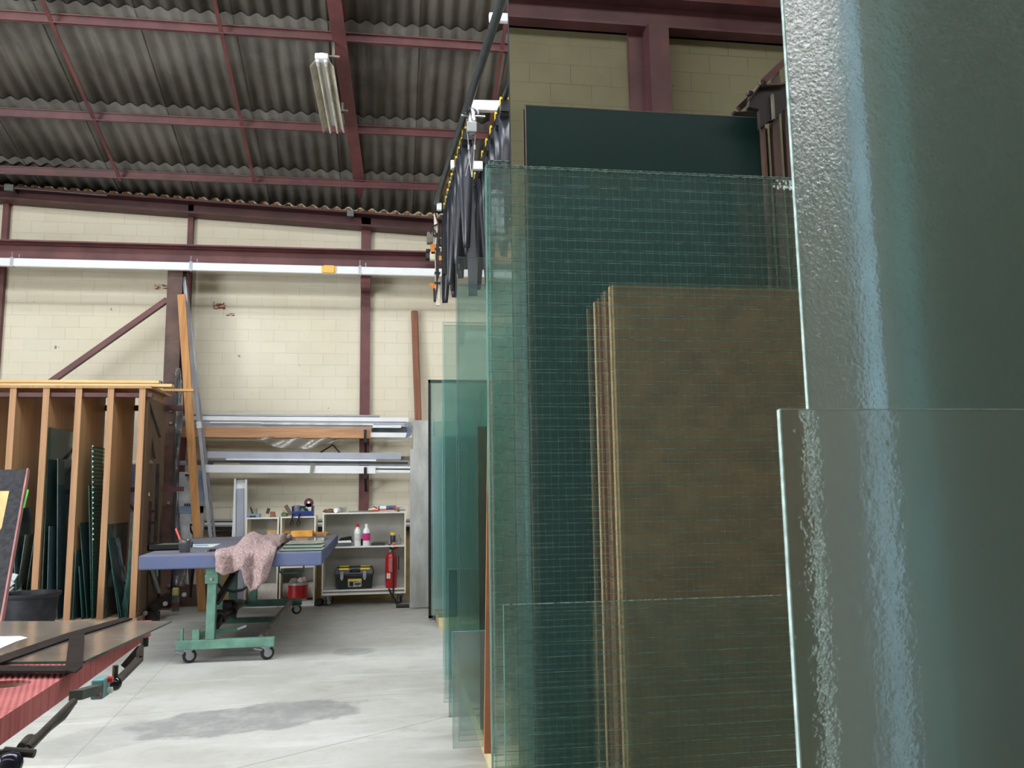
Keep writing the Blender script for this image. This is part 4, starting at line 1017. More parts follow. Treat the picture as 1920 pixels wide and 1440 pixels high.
m.bar((xe+.08, Ye-.02, zs+.24), (xe+.08, Ye-.02, zs+.42), .015, .03, (0, 1, 0)); m.build('hose', black_r, r, smooth=True)
m = MB(); m.tube([(xe-.05, YC-.025, zs+.0), (xe-.02, YC-.025, zs-.06), (xe+.03, YC-.025, zs-.14), (xe+.06, YC-.02, zs-.2)], .014, 6); m.build('strap', black_r, r)
B(xe-.08, xe-.03, Ye-.079, Ye-.06, zs+.13, zs+.2).build('instruction_label', paint('label_cream', (226, 220, 200), .5, 0, .15, 80), r)
lt = B(xe-.05, xe-.005, Ye-.082, Ye-.07, zs+.22, zs+.4).build('printed_text', paint('red_white_print', (214, 120, 116), .5, 0, .5, 120), r)
# black pad on floor near the right caster, and a dark lump between units
q = onz(757, 1138, 0); tag(B(q.x-.1, q.x+.07, q.y-.1, q.y+.06, 0, .03).build('rubber_mat', black_r, bevel=.008), 'small black rubber pad on the floor in front of the right cart caster', 'pad')
q = onz(597, 1137, 0); lump((q.x, q.y+.1, 0), .06, .08, .05, paint('dark_shoe', (58, 50, 48), .7), 'dark_rag', 'dark rag lying on the floor left of the cart', 'rag', 9)

# red tin in the middle unit
Yr = YU+.1; q = at(558, 1119, Yr); rr_ = 16.2*Yr/FPX; zt0_ = .068
r = thing('paint_tin', 'red and white paint tin with rags in it at the bottom of the middle unit', 'tin', (q.x, Yr, zt0_))
ht = 31*Yr/FPX
MB().lathe((q.x, Yr, zt0_), [(rr_*.93, 0), (rr_, .005), (rr_, ht), (rr_+.006, ht+.006), (rr_-.006, ht+.006), (rr_-.01, ht-.02), (.01, ht-.02)], 24).build('tin_body', paint('tin_grey', (196, 192, 184), .4, .2), r, smooth=True)
MB().lathe((q.x, Yr, zt0_+.03), [(rr_+.0006, 0), (rr_+.003, .001), (rr_+.003, ht-.06), (rr_+.0006, ht-.059)], 24).build('red_band', paint('tin_red', (196, 30, 40), .4), r, smooth=True)
lump((q.x-.05, Yr-.02, zt0_+ht-.025), .055, .05, .05, paint('grey_rag', (150, 142, 134), .8), 'rag', '', '', 11, parent=r)
lump((q.x+.05, Yr+.0, zt0_+ht-.025), .06, .05, .055, paint('pinkish_rag', (186, 168, 164), .8), 'rag', '', '', 12, parent=r)
# white roll lying behind, in the units' bottom
for ux0, ux1, lb in ((ax0, ax1, 'left'), (bx0_, bx1_, 'middle')):
    zr_ = .068+.115
    m = MB(); m.cyl((ux0+.03, YU+.22, zr_), (ux1-.03, YU+.22, zr_), .112, n=24); tag(m.build('paper_roll', paint('offwhite_roll', (214, 206, 196), .7), smooth=True), 'thick off white roll lying in the bottom of the %s shelf unit' % lb, 'roll')
z2 = at(560, 1062, YU).z
tag(B(bx0_+.05, bx0_+.3, YU+.05, YU+.2, z2, z2+.05).build('orange_carton', paint('orange_carton', (210, 140, 84), .6)), 'flat orange carton on the shelf of the middle unit', 'box')
# on top of unit A
z = azt; Y = YU+.1; xp = lambda px: at(px, 965, Y).x
small('blue_grey_case', 'case', 'small blue grey open case with a black pen on the left shelf unit', [
    ('case_body', B(xp(464), xp(488), Y-.05, Y+.08, z, z+.05), paint('blue_grey_plastic', (128, 142, 158), .5), {'bevel': .006}),
    ('case_slot', B(xp(469), xp(481), Y-.053, Y-.049, z+.008, z+.025), black, {}),
    ('pen', MB().bar((xp(474), Y, z+.05), (xp(469), Y, z+.14), .016, .016, (0, 1, 0)), black, {})])
m = MB(); m.lathe((xp(474), Y+.1, z), [(.045, 0), (.045, .12)], 12); tag(m.build('glass_tumbler', clearglass('tumbler_glass', (.8, .84, .82, 1), 1.5, .1)), 'clear glass tumbler behind the blue grey case', 'glass')
small('wire_brush', 'brush', 'dark brush standing in the middle of the left shelf unit top', [
    ('brush_head', MB().bar((xp(501), Y, z+.05), (xp(504), Y, z+.12), .04, .03, (0, 1, 0)), paint('olive_dark', (70, 64, 50), .7), {}),
    ('brush_handle', MB().bar((xp(500), Y-.02, z), (xp(501), Y, z+.05), .025, .02, (0, 1, 0)), paint('pale_handle', (190, 186, 176), .5), {})])
m = B(xp(507), xp(516), Y-.02, Y+.06, z, z+.035); tag(m.build('wood_block', wood_b), 'small brown wooden block lying lower at the right of the left unit', 'block')
m = B(xp(506.5), xp(515), Y-.015, Y+.055, z+.036, z+.075); tag(m.build('wood_block', wood_b), 'small brown wooden block stacked on the lower one', 'block')
# on top of unit B
z = bzt; xp = lambda px: at(px, 965, Y).x
m = MB(); m.bar((xp(546), Y, z+.02), (xp(535), Y, z+.15), .05, .02, (0, 1, 0)); tag(m.build('paint_brush', paint('brown_brush', (108, 94, 76), .7)), 'brown paint brush leaning beside the blue bin', 'brush')
lump((xp(534), Y, z), .045, .04, .035, paint('moss_green', (96, 116, 84), .7), 'sponge', 'small mossy green sponge at the left of the middle unit top', 'sponge', 14)
tag(B(xp(528.5), xp(532.5), Y+.05, Y+.1, z, z+.09).build('small_carton', paint('peach_carton', (232, 178, 150), .6)), 'small peach coloured carton at the left end of the middle unit top', 'box')
r = thing('blue_bin', 'small dark blue storage bin hanging over the front of the middle unit top', 'bin', (xp(568), Y, z))
bx, by_ = xp(548), xp(588)
m = MB(); 
m.box(bx, by_, Y-.09, Y+.1, z, z+.01); m.box(bx, by_, Y-.09, Y-.08, z+.01, z+.07); m.box(bx, bx+.01, Y-.08, Y+.1, z+.01, z+.14); m.box(by_-.01, by_, Y-.08, Y+.1, z+.01, z+.14); m.box(bx, by_, Y+.09, Y+.1, z+.01, z+.14)
m.build('bin_body', paint('royal_blue', (38, 60, 130), .4), r, bevel=.003)
m = MB(); m.cyl((xp(556), Y, z+.011), (xp(556), Y, z+.15), .045, n=14); tag(m.build('plastic_pot', clearglass('milky_pot', (.8, .8, .84, 1), 1, .6, (200, 200, 210)), smooth=True), 'milky plastic pot standing in the left of the blue bin', 'pot')
lump((xp(570), Y-.0, z+.011), .06, .045, .06, paint('bottle_green', (30, 76, 48), .4), 'green_sponge', 'dark green scouring pad in the middle of the blue bin', 'pad', 15)
r2 = thing('drill_case', 'white and dark red round topped package standing in the blue bin', 'package', (xp(578), Y+.05, z+.011))
B(xp(573), xp(583), Y+.03, Y+.07, z+.011, z+.17).build('white_card', white_p, r2)
m = MB(); m.cyl((xp(578), Y+.03, z+.18), (xp(578), Y+.085, z+.18), .062, n=18); m.build('round_top', paint('maroon_print', (96, 44, 44), .5, 0, .3, 60), r2)
m = MB(); m.cyl((xp(578), Y+.022, z+.185), (xp(578), Y+.03, z+.185), .018, n=12); m.build('white_spot', white_p, r2)
for px, lb in ((551, 'left'), (563, 'right')):
    xx = xp(px); yy = YU-.03
    m = MB(); m.tube([(xx, yy+.03, z+.03), (xx, yy, z+.01), (xx-.01, yy, z-.05), (xx-.03, yy, z-.1), (xx-.015, yy, z-.13), (xx+.01, yy, z-.09), (xx+.0, yy, z-.04)], .012, 6)
    tag(m.build('pliers', black_r), 'black handled pliers hanging over the blue bin front, %s one' % lb, 'pliers')

# leaning wooden pole
lean(foot(796, 12.0), at(777, 583, 12.22), .1, .08, wood_b, 'wooden_pole', 'brown wooden pole leaning against the far wall above the grey glass', 'pole', bevel=.02)

# ------------------------------------------------------------------ blue carpeted tilt table
ZB = .955; YA = 7.85; YZ = 10.75
P1 = onz(260, 1040, ZB); P2 = onz(604, 1036, ZB); P3 = onz(634, 1003, ZB); P4 = onz(363, 1007, ZB)
P1.y = P2.y = (P1.y+P2.y)/2; P3.y = P4.y = (P3.y+P4.y)/2
YA, YZ = P1.y, P3.y
P1.x = at(260, 1040, YA).x; P2.x = at(604, 1036, YA).x; P3.x = at(634, 1003, YZ).x; P4.x = at(363, 1007, YZ).x
tb = thing('cutting_table', 'green framed rolling cutting table with blue grey carpet covered top', 'table', ((P1.x+P2.x)/2, (YA+YZ)/2, 0))
t = NT('blue_grey_carpet'); p = t.pos(); n = t.noise(p, 120, 3); n2 = t.noise(p, 3.5, 5); x, y, z = t.sep(p)
col = t.mix(t.ramp(n2, .35, .65), lin(98, 98, 104), lin(106, 109, 124)); col = t.mix(t.ramp(n, .3, .7, 0, .3), col, lin(150, 150, 160))
sidef = t.ramp(t.sep(t.n('NewGeometry').outputs['Normal'])[2], .3, .6, 1, 0)
col = t.mix(t.math('MULTIPLY', sidef, t.ramp(n2, .3, .62, .35, .9)), col, lin(92, 102, 138))
carpet = t.done(t.pbr(col, .95, 0, t.bump(n, .5, .004), Specular_IOR_Level=.1))
TH = .125
m = MB(); m.hexa([(v.x, v.y, ZB-TH) for v in (P1, P2, P3, P4)], [tuple(v) for v in (P1, P2, P3, P4)]); m.build('table_top', carpet, tb, bevel=.012)
fy = YA+.08; ry = YZ-.35
fx0 = at(330, 1200, fy).x; fx1 = at(514, 1200, fy).x
zf1 = at(420, 1199, fy).z; zf0 = at(420, 1216, fy).z
B(fx0, fx1, fy, fy+.08, zf0, zf1).build('front_foot_beam', green_p, tb, bevel=.004)
pxa = at(386, 1195, fy+.04).x; pxb = at(403, 1195, fy+.04).x
m = MB(); tx = (pxa+pxb)/2-.0
m.hexa([(pxa, fy+.005, zf1), (pxb, fy+.005, zf1), (pxb, fy+.075, zf1), (pxa, fy+.075, zf1)], [(pxa+.005, fy+.005, ZB-TH-.1), (pxb+.005, fy+.005, ZB-TH-.1), (pxb+.005, fy+.075, ZB-TH-.1), (pxa+.005, fy+.075, ZB-TH-.1)])
m.build('front_post', green_p, tb, bevel=.004)
br2 = B(pxa-.015, pxb+.02, fy-.012, fy+.09, ZB-TH-.14, ZB-TH-.06).build('pivot_bracket', green_p, tb, bevel=.003)
MB().cyl(((pxa+pxb)/2, fy-.02, ZB-TH-.1), ((pxa+pxb)/2, fy-.005, ZB-TH-.1), .014, n=10).build('bolt', silver, br2)
B(pxa-.01, pxb+.01, fy, fy+.08, ZB-TH-.06, ZB-TH).build('pivot_plate', green_p, tb)
m = B(fx0+.03, fx0+.05, fy+.02, fy+.06, zf1, zf1+.1); m.build('stop_tab', green_p, tb)
m = B(fx0+.13, fx0+.19, fy+.02, fy+.06, zf1, zf1+.09); m.build('stop_tab', green_p, tb)
rx0 = at(445, 1130, ry).x-.0; rx1 = at(565, 1130, ry).x
zr0_, zr1_ = at(500, 1137, ry).z, at(500, 1125, ry).z
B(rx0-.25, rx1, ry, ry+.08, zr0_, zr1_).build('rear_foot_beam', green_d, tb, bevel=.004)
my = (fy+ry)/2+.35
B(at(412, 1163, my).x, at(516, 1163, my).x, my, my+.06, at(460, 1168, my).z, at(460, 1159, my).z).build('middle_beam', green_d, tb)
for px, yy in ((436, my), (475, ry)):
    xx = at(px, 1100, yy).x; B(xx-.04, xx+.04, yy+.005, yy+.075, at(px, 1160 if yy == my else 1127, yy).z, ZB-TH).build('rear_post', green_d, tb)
MB().cyl((fx1-.13, fy+.06, (zf0+zf1)/2+.02), (rx1-.13, ry+.02, (zr0_+zr1_)/2), .032, n=14).build('tie_pipe', grey_pipe, tb, smooth=True)
MB().cyl((fx0+.2, fy+.06, (zf0+zf1)/2+.04), (at(455, 1130, ry).x, ry+.02, (zr0_+zr1_)/2+.02), .032, n=14).build('tie_pipe', grey_pipe, tb, smooth=True)
m = MB(); m.bar(at(365, 1190, fy+.1), at(448, 1178, fy+.2), .03, .035); m.build('foot_pedal_arm', green_p, tb)
m = MB(); m.bar(at(446, 1179, fy+.2), at(462, 1173, fy+.2), .05, .02); m.build('foot_pedal', alu, tb)
m = MB(); m.bar((pxb, fy+.05, ZB-TH-.32), (at(440, 1060, fy+.4).x, fy+.5, ZB-TH-.06), .05, .035); m.build('tilt_strut', darkst, tb)
m = MB(); m.tube([at(403, 1088, fy+.1), at(415, 1103, fy+.15), at(437, 1110, fy+.2), at(455, 1106, fy+.2), at(473, 1093, fy+.2), at(478, 1080, fy+.2)], .013, 6); m.build('rubber_hose', black_r, tb, smooth=True)
m = MB(); m.tube([at(404, 1175, fy+.2), at(412, 1155, fy+.5), at(425, 1150, my-.2), at(436, 1145, my), at(440, 1132, my+.4), at(450, 1130, ry-.1)], .04, 8)
for a in ((412, 1155, fy+.5), (436, 1140, my), (428, 1135, my)): m.cyl(at(*a)-Vector((.05, 0, 0)), at(*a)+Vector((.05, 0, 0)), .06, n=10)
m.build('lift_cylinder', darkst, tb, smooth=True)
m = MB(); yy = my+.1; m.tube([at(523, 1060, yy), at(524, 1072, yy), at(527, 1074, yy), at(566, 1073, yy), at(569, 1071, yy), at(570, 1056, yy)], .012, 6); m.build('handle_frame', green_p, tb)
for x_, y_ in ((fx0+.09, fy+.04), (fx1-.08, fy+.04), (rx1-.08, ry+.04), (rx0-.2, ry+.04)):
    caster(tb, x_, y_, zf0 if y_ < 9 else zr0_, .062, .45, True)
# blanket (felt moving blanket)
t = NT('mauve_felt'); p = t.pos(); n = t.noise(p, 45, 4, .7); n2 = t.noise(t.scale(p, 1, 1, 2), 90, 2)
col = t.mix(t.ramp(n, .35, .65), lin(148, 124, 124), lin(178, 156, 154)); col = t.mix(t.ramp(n2, .62, .68, 0, .85), col, lin(226, 214, 214)); col = t.mix(t.ramp(t.noise(p, 60, 2), .66, .7, 0, .6), col, lin(96, 84, 100))
felt = t.done(t.pbr(col, 1, 0, t.bump(n, .8, .02), Specular_IOR_Level=.05))
def interp(u, tab):
    for (a, va), (b, vb) in zip(tab, tab[1:]):
        if u <= b: f = (u-a)/(b-a) if b > a else 0; f = max(0, min(1, f)); return va+(vb-va)*f
    return tab[-1][1]
def blanket():
    def q(u, v):
        pxf = 404+u*112
        hang = interp(u, ((0, .16), (.12, .2), (.3, .19), (.45, .15), (.5, .22), (.62, .36), (.8, .33), (.92, .26), (1, .06)))
        back = interp(u, ((0, .3), (.3, .9), (.5, 1.5), (.7, 2.0), (.85, 2.0), (1, 1.3)))
        sh = interp(u, ((0, .06), (.3, .06), (.5, .08), (.7, .06), (.85, .0), (1, -.12)))
        fy_ = YA-.025
        L = back+hang; s = v*L
        xf = at(pxf, 1045, fy_).x
        if s < back:
            yy = fy_+back-s; xx = xf+(yy-fy_)*sh*.55
            edge = min(1, (yy-fy_)/.25); be = min(1, (back-(yy-fy_))/.25); ue = min(1, u/.12, (1-u)/.12)
            bump = .05+.06*math.sin(xx*11+yy*3)*math.sin(yy*4.3+1)+.05*math.sin(xx*19+1.5)
            zz = ZB+.02+max(0, .035+bump)*edge*max(0, be)*max(.1, ue)*.75
        else:
            dd = s-back; yy = fy_-.035*math.sin(u*17)*min(1, dd/.1)-.03; zz = ZB+.02-dd; xx = xf+dd*(.12-.25*u)*1.2
            if dd < .02: yy += .02
            yy = min(yy, YA-.022)
        return Vector((xx, yy, zz))
    m = MB(); m.grid(q, 44, 60)
    o = m.build('felt_blanket', felt, smooth=True, solid=.03)
    md = o.modifiers.new('s', 'SUBSURF'); md.levels = 1; md.render_levels = 1
    tex = bpy.data.textures.new('felt_noise', 'CLOUDS'); tex.noise_scale = .12
    dm = o.modifiers.new('d', 'DISPLACE'); dm.texture = tex; dm.strength = .035; dm.mid_level = .5
    tag(o, 'mauve speckled felt moving blanket draped over the front edge of the blue table', 'blanket')
blanket()
# things on the blue table
def tz(px, py): return onz(px, py, ZB)
a = tz(276, 1033); b = tz(333, 1033); c_ = tz(331, 1021)
r = thing('black_tray', 'shallow black tray of grey shards at the left front of the blue table', 'tray', ((a.x+b.x)/2, a.y+.15, ZB))
hh_ = .055; ww = b.x-a.x; dd_ = min(.5, c_.y-b.y)
m = B(a.x, b.x, a.y, a.y+.015, ZB, ZB+hh_); m.box(a.x, a.x+.015, a.y, a.y+dd_, ZB, ZB+hh_); m.box(b.x-.015, b.x, a.y, a.y+dd_, ZB, ZB+hh_); m.box(a.x, b.x, a.y+dd_-.015, a.y+dd_, ZB, ZB+hh_); m.box(a.x, b.x, a.y, a.y+dd_, ZB, ZB+.01)
m.build('tray_body', black, r); B(a.x+.015, b.x-.015, a.y+.015, a.y+dd_-.015, ZB+.01, ZB+.045).build('shards', paint('glass_shards', (110, 108, 96), .7, 0, .4, 60), r)
q = tz(346, 1036); 
r = thing('steel_cup', 'shiny steel cup holding a red pen on the blue table', 'cup', q)
MB().lathe(q, [(.042, 0), (.047, .005), (.056, .115), (.052, .115), (.043, .01), (.01, .008)], 24).build('cup_body', paint('polished_steel', (150, 150, 152), .15, .95), r, smooth=True)
tag(MB().bar(q+Vector((.0, 0, .012)), q+Vector((-.09, .02, .22)), .014, .014, (0, 1, 0)).build('red_pen', paint('coral_pen', (226, 90, 84), .4)), 'coral red marker leaning out of the steel cup', 'pen')
a, b, c_, d_ = tz(358, 1026), tz(398, 1026), tz(414, 1020), tz(362, 1021)
r = small('cutting_mat', 'sheet', 'glossy white and sky blue printed sheet lying beside the steel cup', [('sheet', MB().prism([a, b, c_, d_], (0, 0, .004)), white_mt, {}),
    ('blue_print', MB().prism([v+Vector((0, 0, .0045)) for v in (a+(b-a)*.1+(d_-a)*.3, a+(b-a)*.75+(d_-a)*.3, a+(b-a)*.8+(d_-a)*.75, a+(b-a)*.12+(d_-a)*.75)], (0, 0, .001)), paint('sky_print', (120, 190, 230), .4), {})])
a = tz(386, 1035); b = tz(405, 1034)
small('glass_cutter', 'glass cutter', 'small black and silver glass cutter lying left of the blanket', [
    ('cutter_handle', MB().bar(Vector((b.x-.06, b.y, ZB+.012)), Vector((b.x, b.y, ZB+.014)), .022, .022), black, {}),
    ('cutter_head', MB().bar(Vector((a.x, a.y, ZB+.008)), Vector((b.x-.06, b.y, ZB+.014)), .02, .012), silver, {})])
a, b = tz(545, 1007), tz(586, 1006)
m = B(a.x, b.x, a.y, a.y+.25, ZB, ZB+.07)
tag(m.build('foam_block', paint('bright_orange_foam', (238, 168, 66), .7), bevel=.004), 'bright orange yellow foam block at the back of the blue table', 'block')
a, b = tz(500, 1001), tz(540, 1001)
tag(B(a.x, b.x, a.y, a.y+.1, ZB, ZB+.05).build('foam_block', paint('pale_orange_foam', (240, 196, 130), .7)), 'pale orange foam strip just behind the felt blanket', 'block')
a, b, c_ = tz(588, 1003), tz(617, 1003), tz(618, 1003)
m = MB(); m.prism([tz(588, 1004.5), tz(612, 1004.5), tz(618, 1003), tz(612, 1001.5), tz(588, 1001.5)], (0, 0, .03)); tag(m.build('wood_offcut', wood_z), 'pointed wooden offcut right of the orange foam block', 'offcut')
m = MB(); m.prism([tz(553, 1015), tz(577, 1015), tz(577, 1010), tz(555, 1010)], (0, 0, .008)); tag(m.build('cardboard_piece', paint('tan_piece', (176, 130, 94), .5)), 'flat tan square piece between blanket and foam block', 'card')
m = MB(); m.prism([tz(583, 1014), tz(610, 1014), tz(614, 1009), tz(588, 1009)], (0, 0, .005)); tag(m.build('clear_glass_piece', clearglass('loose_clear', (.85, .9, .88, 1), 1.5, .15)), 'small clear glass piece at the right back of the blue table', 'glass piece')
gs = [([(524, 1035), (604, 1033), (610, 1028), (530, 1028)], 0, 'lowest green tinted glass square in the pile at the table corner'),
      ([(530, 1031), (603, 1030), (609, 1024), (533, 1025)], .012, 'middle green tinted glass square in the pile at the table corner'),
      ([(533, 1027), (588, 1026), (594, 1019), (545, 1020)], .024, 'left upper square of grey mirror glass on the pile'),
      ([(588, 1026), (602, 1025), (610, 1022), (598, 1018), (593, 1019)], .024, 'right upper pointed piece of grey mirror glass on the pile')]
mirr = paint('grey_mirror_face', (176, 182, 170), .25, .4, .05)
for k, (pp, dz, lb) in enumerate(gs):
    pts = [tz(*a)+Vector((0, 0, dz+.0005)) for a in pp]
    r = thing('glass_offcut', lb, 'glass piece', sum(pts, Vector())/len(pts), 'glass offcuts piled at the blue table corner')
    MB().prism(pts, (0, 0, .009)).build('pane', edgeg, r)
    c0 = sum(pts, Vector())/len(pts)
    MB().prism([c0+(v-c0)*.99+Vector((0, 0, .0095)) for v in pts], (0, 0, .001)).build('pane_face', mirr, r)

# ------------------------------------------------------------------ pink padded table in the foreground
ZP = .95
A = onz(284, 1163, ZP); Bq = onz(0, 1348, ZP)
dirv = (A-Bq)/(A.y-Bq.y)
Ynear = 1.55; Yfar = A.y
def pe(y): return Bq+dirv*(y-Bq.y)
NR, FR = pe(Ynear), pe(Yfar); W = 1.9
t = NT('pink_ribbed_mat'); p = t.pos(); x, y, z = t.sep(p)
w1 = t.math('SINE', t.math('MULTIPLY', t.math('ADD', x, t.math('MULTIPLY', y, .35)), 2*PI/.016)); w2 = t.math('SINE', t.math('MULTIPLY', t.math('SUBTRACT', y, t.math('MULTIPLY', x, .35)), 2*PI/.03))
h = t.math('ADD', w1, t.math('MULTIPLY', w2, .6)); n = t.noise(p, 5, 5)
col = t.mix(t.ramp(n, .3, .7), lin(178, 104, 102), lin(160, 88, 88)); col = t.mix(t.ramp(h, -1, 1, .14, 0), col, lin(130, 66, 70))
pinkm = t.done(t.pbr(col, .8, 0, t.bump(h, .5, .003), Specular_IOR_Level=.2))
pk = thing('padded_table', 'pink red padded tilt table in the left foreground with sloping edge', 'table', (FR.x-W/2, (Ynear+Yfar)/2, 0))
m = MB(); TP = .062
hole = onz(8, 1283, ZP); hx, hy = hole.x, hole.y; hrx, hry = abs(onz(53, 1283, ZP).x-hx), .05
# top with an oval hand hole: ring grid
N = 40
outer = []; inner = []
import math as _m
c4 = [NR+Vector((-W, 0, 0)), NR, FR, FR+Vector((-W, 0, 0))]
for k in range(N):
    a = 2*PI*k/N; inner.append(Vector((hx+hrx*math.cos(a), hy+hry*math.sin(a), ZP)))
    dxx, dyy = math.cos(a), math.sin(a)
    best = 1e9
    for e0, e1 in zip(c4, c4[1:]+c4[:1]):
        ex, ey = e1.x-e0.x, e1.y-e0.y; den = dxx*ey-dyy*ex
        if abs(den) < 1e-9: continue
        t1 = ((e0.x-hx)*ey-(e0.y-hy)*ex)/den; t2 = ((e0.x-hx)*dyy-(e0.y-hy)*dxx)/den
        if t1 > 0 and -1e-6 <= t2 <= 1+1e-6: best = min(best, t1)
    outer.append(Vector((hx+dxx*best, hy+dyy*best, ZP)))
# put the four corners in exactly
for cpt in c4:
    j = min(range(N), key=lambda i: abs(((math.atan2(cpt.y-hy, cpt.x-hx)-2*PI*i/N+PI) % (2*PI))-PI)); outer[j] = Vector((cpt.x, cpt.y, ZP))
dn = Vector((0, 0, -TP)); vs = outer+inner+[v+dn for v in outer]+[v+dn for v in inner]
fs = []
for k in range(N):
    l = (k+1) % N
    fs += [(k, l, N+l, N+k), (2*N+k, 3*N+k, 3*N+l, 2*N+l), (k, 2*N+k, 2*N+l, l), (N+k, N+l, 3*N+l, 3*N+k)]
m.add(vs, fs); m.build('table_pad', pinkm, pk)
m = MB(); hw = []
m.lathe((hx, hy, ZP-TP-.001), [(hrx*.9, 0), (hrx*.97, .002), (hrx*.985, TP-.012), (hrx*.9, TP-.012)], 30)
o = MB()
rr = [Vector((hx+(hrx-.001)*math.cos(2*PI*k/30), hy+(hry-.001)*math.sin(2*PI*k/30), ZP-.008)) for k in range(30)]; r2_ = [Vector((hx+(hrx-.014)*math.cos(2*PI*k/30), hy+(hry-.012)*math.sin(2*PI*k/30), ZP-.03)) for k in range(30)]
o.add(rr+r2_, [(k, (k+1) % 30, 30+(k+1) % 30, 30+k) for k in range(30)]); o.build('hand_hole_rim', paint('wood_rim', (128, 84, 58), .6), pk, solid=.004)
# frame below
m = MB(); s = Vector((-.18, 0, 0)); zf = ZP-TP-.04
m.bar(pe(Ynear+.05)+s+Vector((0, 0, zf-ZP)), pe(Yfar-.3)+s+Vector((0, 0, zf-ZP)), .05, .07); m.build('frame_rail', darkst, pk)
B(FR.x-W+.1, FR.x-.12, 1.75, 1.83, zf-.04, zf+.03).build('frame_rail', darkst, pk)
for yy in (2.0, 3.2):
    xx = pe(yy).x-.55; B(xx-.04, xx+.04, yy-.04, yy+.04, 0, zf+.03).build('leg', darkst, pk)
    B(xx-.35, xx+.3, yy-.03, yy+.03, 0, .05).build('foot', darkst, pk)
    B(xx-.04, FR.x-.2, yy-.03, yy+.03, zf-.03, zf+.03).build('cross_beam', darkst, pk)
# lever with ball knob
kb = at(215, 1282, 2.55); e1 = at(262, 1236, 2.95); e2 = at(263, 1214, 3.05)
m = MB(); m.bar(kb, e1, .022, .012, (0, 0, 1)); m.bar(e1, e2, .022, .012, (0, 1, 0)); m.bar(e2, Vector((e2.x-.05, e2.y, ZP-TP)), .02, .02, (0, 1, 0)); m.cyl(kb+Vector((0, 0, 0)), kb+Vector((-.0, .0, .05)), .008, n=8)
lv = m.build('clamp_lever', darkst, pk)
m = MB(); m.lathe(kb-Vector((0, 0, .019)), [(.004, 0), (.012, .003), (.018, .011), (.0195, .019), (.018, .027), (.012, .035), (.004, .038)], 18); m.build('ball_knob', paint('black_bakelite', (18, 18, 24), .12), lv, smooth=True)
q = at(271, 1212, 3.1); m = MB(); m.cyl(q, q+Vector((0, 0, .03)), .012, n=10); m.build('adjust_screw', darkst, pk)
# control box
q0_ = at(176, 1308, 2.45); q1_ = at(201, 1270, 2.45)
bxm = B(q0_.x, q1_.x, 2.42, 2.48, q0_.z, q1_.z).build('switch_box', paint('teal_enamel', (96, 140, 142), .45), pk, bevel=.004)
for dz, mt in ((.018, redg), (-.01, paint('pale_button', (200, 206, 204), .4))):
    q = Vector((q1_.x, 2.46, (q0_.z+q1_.z)/2+dz)); MB().cyl(q, q+Vector((.012, 0, 0)), .008, n=10).build('push_button', mt, bxm)
for dy in (.0, .02):
    q = Vector(((q0_.x+q1_.x)/2+.0, 2.4, (q0_.z+q1_.z)/2-.0)); 
    MB().cyl(q+Vector((-.008+dy, 0, -.004)), q+Vector((-.008+dy, -.01, -.004)), .007, n=10).build('push_button', redg if dy else green_p, bxm)
m = MB(); a = at(168, 1308, 2.35); b = at(128, 1330, 2.1); m.bar(at(182, 1292, 2.42), at(142, 1304, 2.2), .03, .022); m.build('control_arm', paint('dark_green_box', (52, 62, 54), .6), pk)
# pneumatic cylinder and rods under the edge
m = MB(); m.cyl(at(138, 1316, 2.15), at(50, 1405, 1.7), .0085, n=12); m.cyl(at(50, 1405, 1.7), at(22, 1432, 1.6), .005, n=10); m.cyl(at(56, 1388, 1.78), at(44, 1402, 1.72), .012, n=12); m.build('lift_strut', darkst, pk, smooth=True)
m = MB(); m.tube([at(135, 1322, 2.15), at(118, 1345, 2.0), at(75, 1378, 1.82), at(40, 1400, 1.7)], .007, 8); m.build('hose', black_r, pk, smooth=True)
m = MB(); m.cyl(at(8, 1408, 1.62), at(65, 1413, 1.62), .0075, n=10); m.bar(at(3, 1406, 1.63), at(3, 1450, 1.63), .012, .012, (0, 1, 0)); m.build('cross_handle', darkst, pk)
q = at(18, 1432, 1.6); m = MB(); m.lathe(q-Vector((0, 0, .019)), [(.004, 0), (.014, .003), (.02, .011), (.0215, .019), (.02, .027), (.014, .035), (.004, .038)], 16); m.build('ball_knob', paint('navy_bakelite', (28, 28, 50), .12), pk, smooth=True)

# bronze glass sheet and steel square on the pink table
zg = ZP+.002
gp = [onz(-420, 1168, zg), onz(322, 1167, zg), onz(158, 1243, zg), onz(-420, 1250, zg)]
bz_t = clearglass('bronze_tinted_glass', (.60, .60, .57, 1), 1.6, .42, (172, 162, 150), .12)  # pale haze colour stands in for the sheen of the reflected wall
r = thing('bronze_glass_sheet', 'large grey bronze glass sheet lying on the pink table overhanging its edge', 'glass sheet', (gp[0]+gp[2])/2)
MB().prism(gp, (0, 0, .006)).build('pane', bz_t, r)
m = MB(); m.bar(gp[1]+Vector((0, 0, .003)), gp[2]+Vector((0, 0, .003)), .002, .0062); m.bar(gp[2]+Vector((0, 0, .003)), gp[3]+Vector((0, 0, .003)), .002, .0062); m.build('pane_edge', edgeg, r)
zs_ = zg+.0065
def flat(pts): return [onz(a, b, zs_) for a, b in pts]
t = NT('black_varnished_wood'); p = t.pos(); n = t.noise(t.scale(p, 20, 20, 20), 1, 5); n2 = t.noise(p, 60, 2)
ebony = t.done(t.pbr(t.mix(t.ramp(n2, .7, .74, 0, .7), t.mix(t.ramp(n, .3, .7), lin(22, 18, 19), lin(38, 30, 31)), lin(150, 140, 130)), .5, 0, Specular_IOR_Level=.12))
r = thing('set_square', 'large black wooden glazier square with triangular brace lying on the bronze glass', 'set square', onz(100, 1230, zs_))
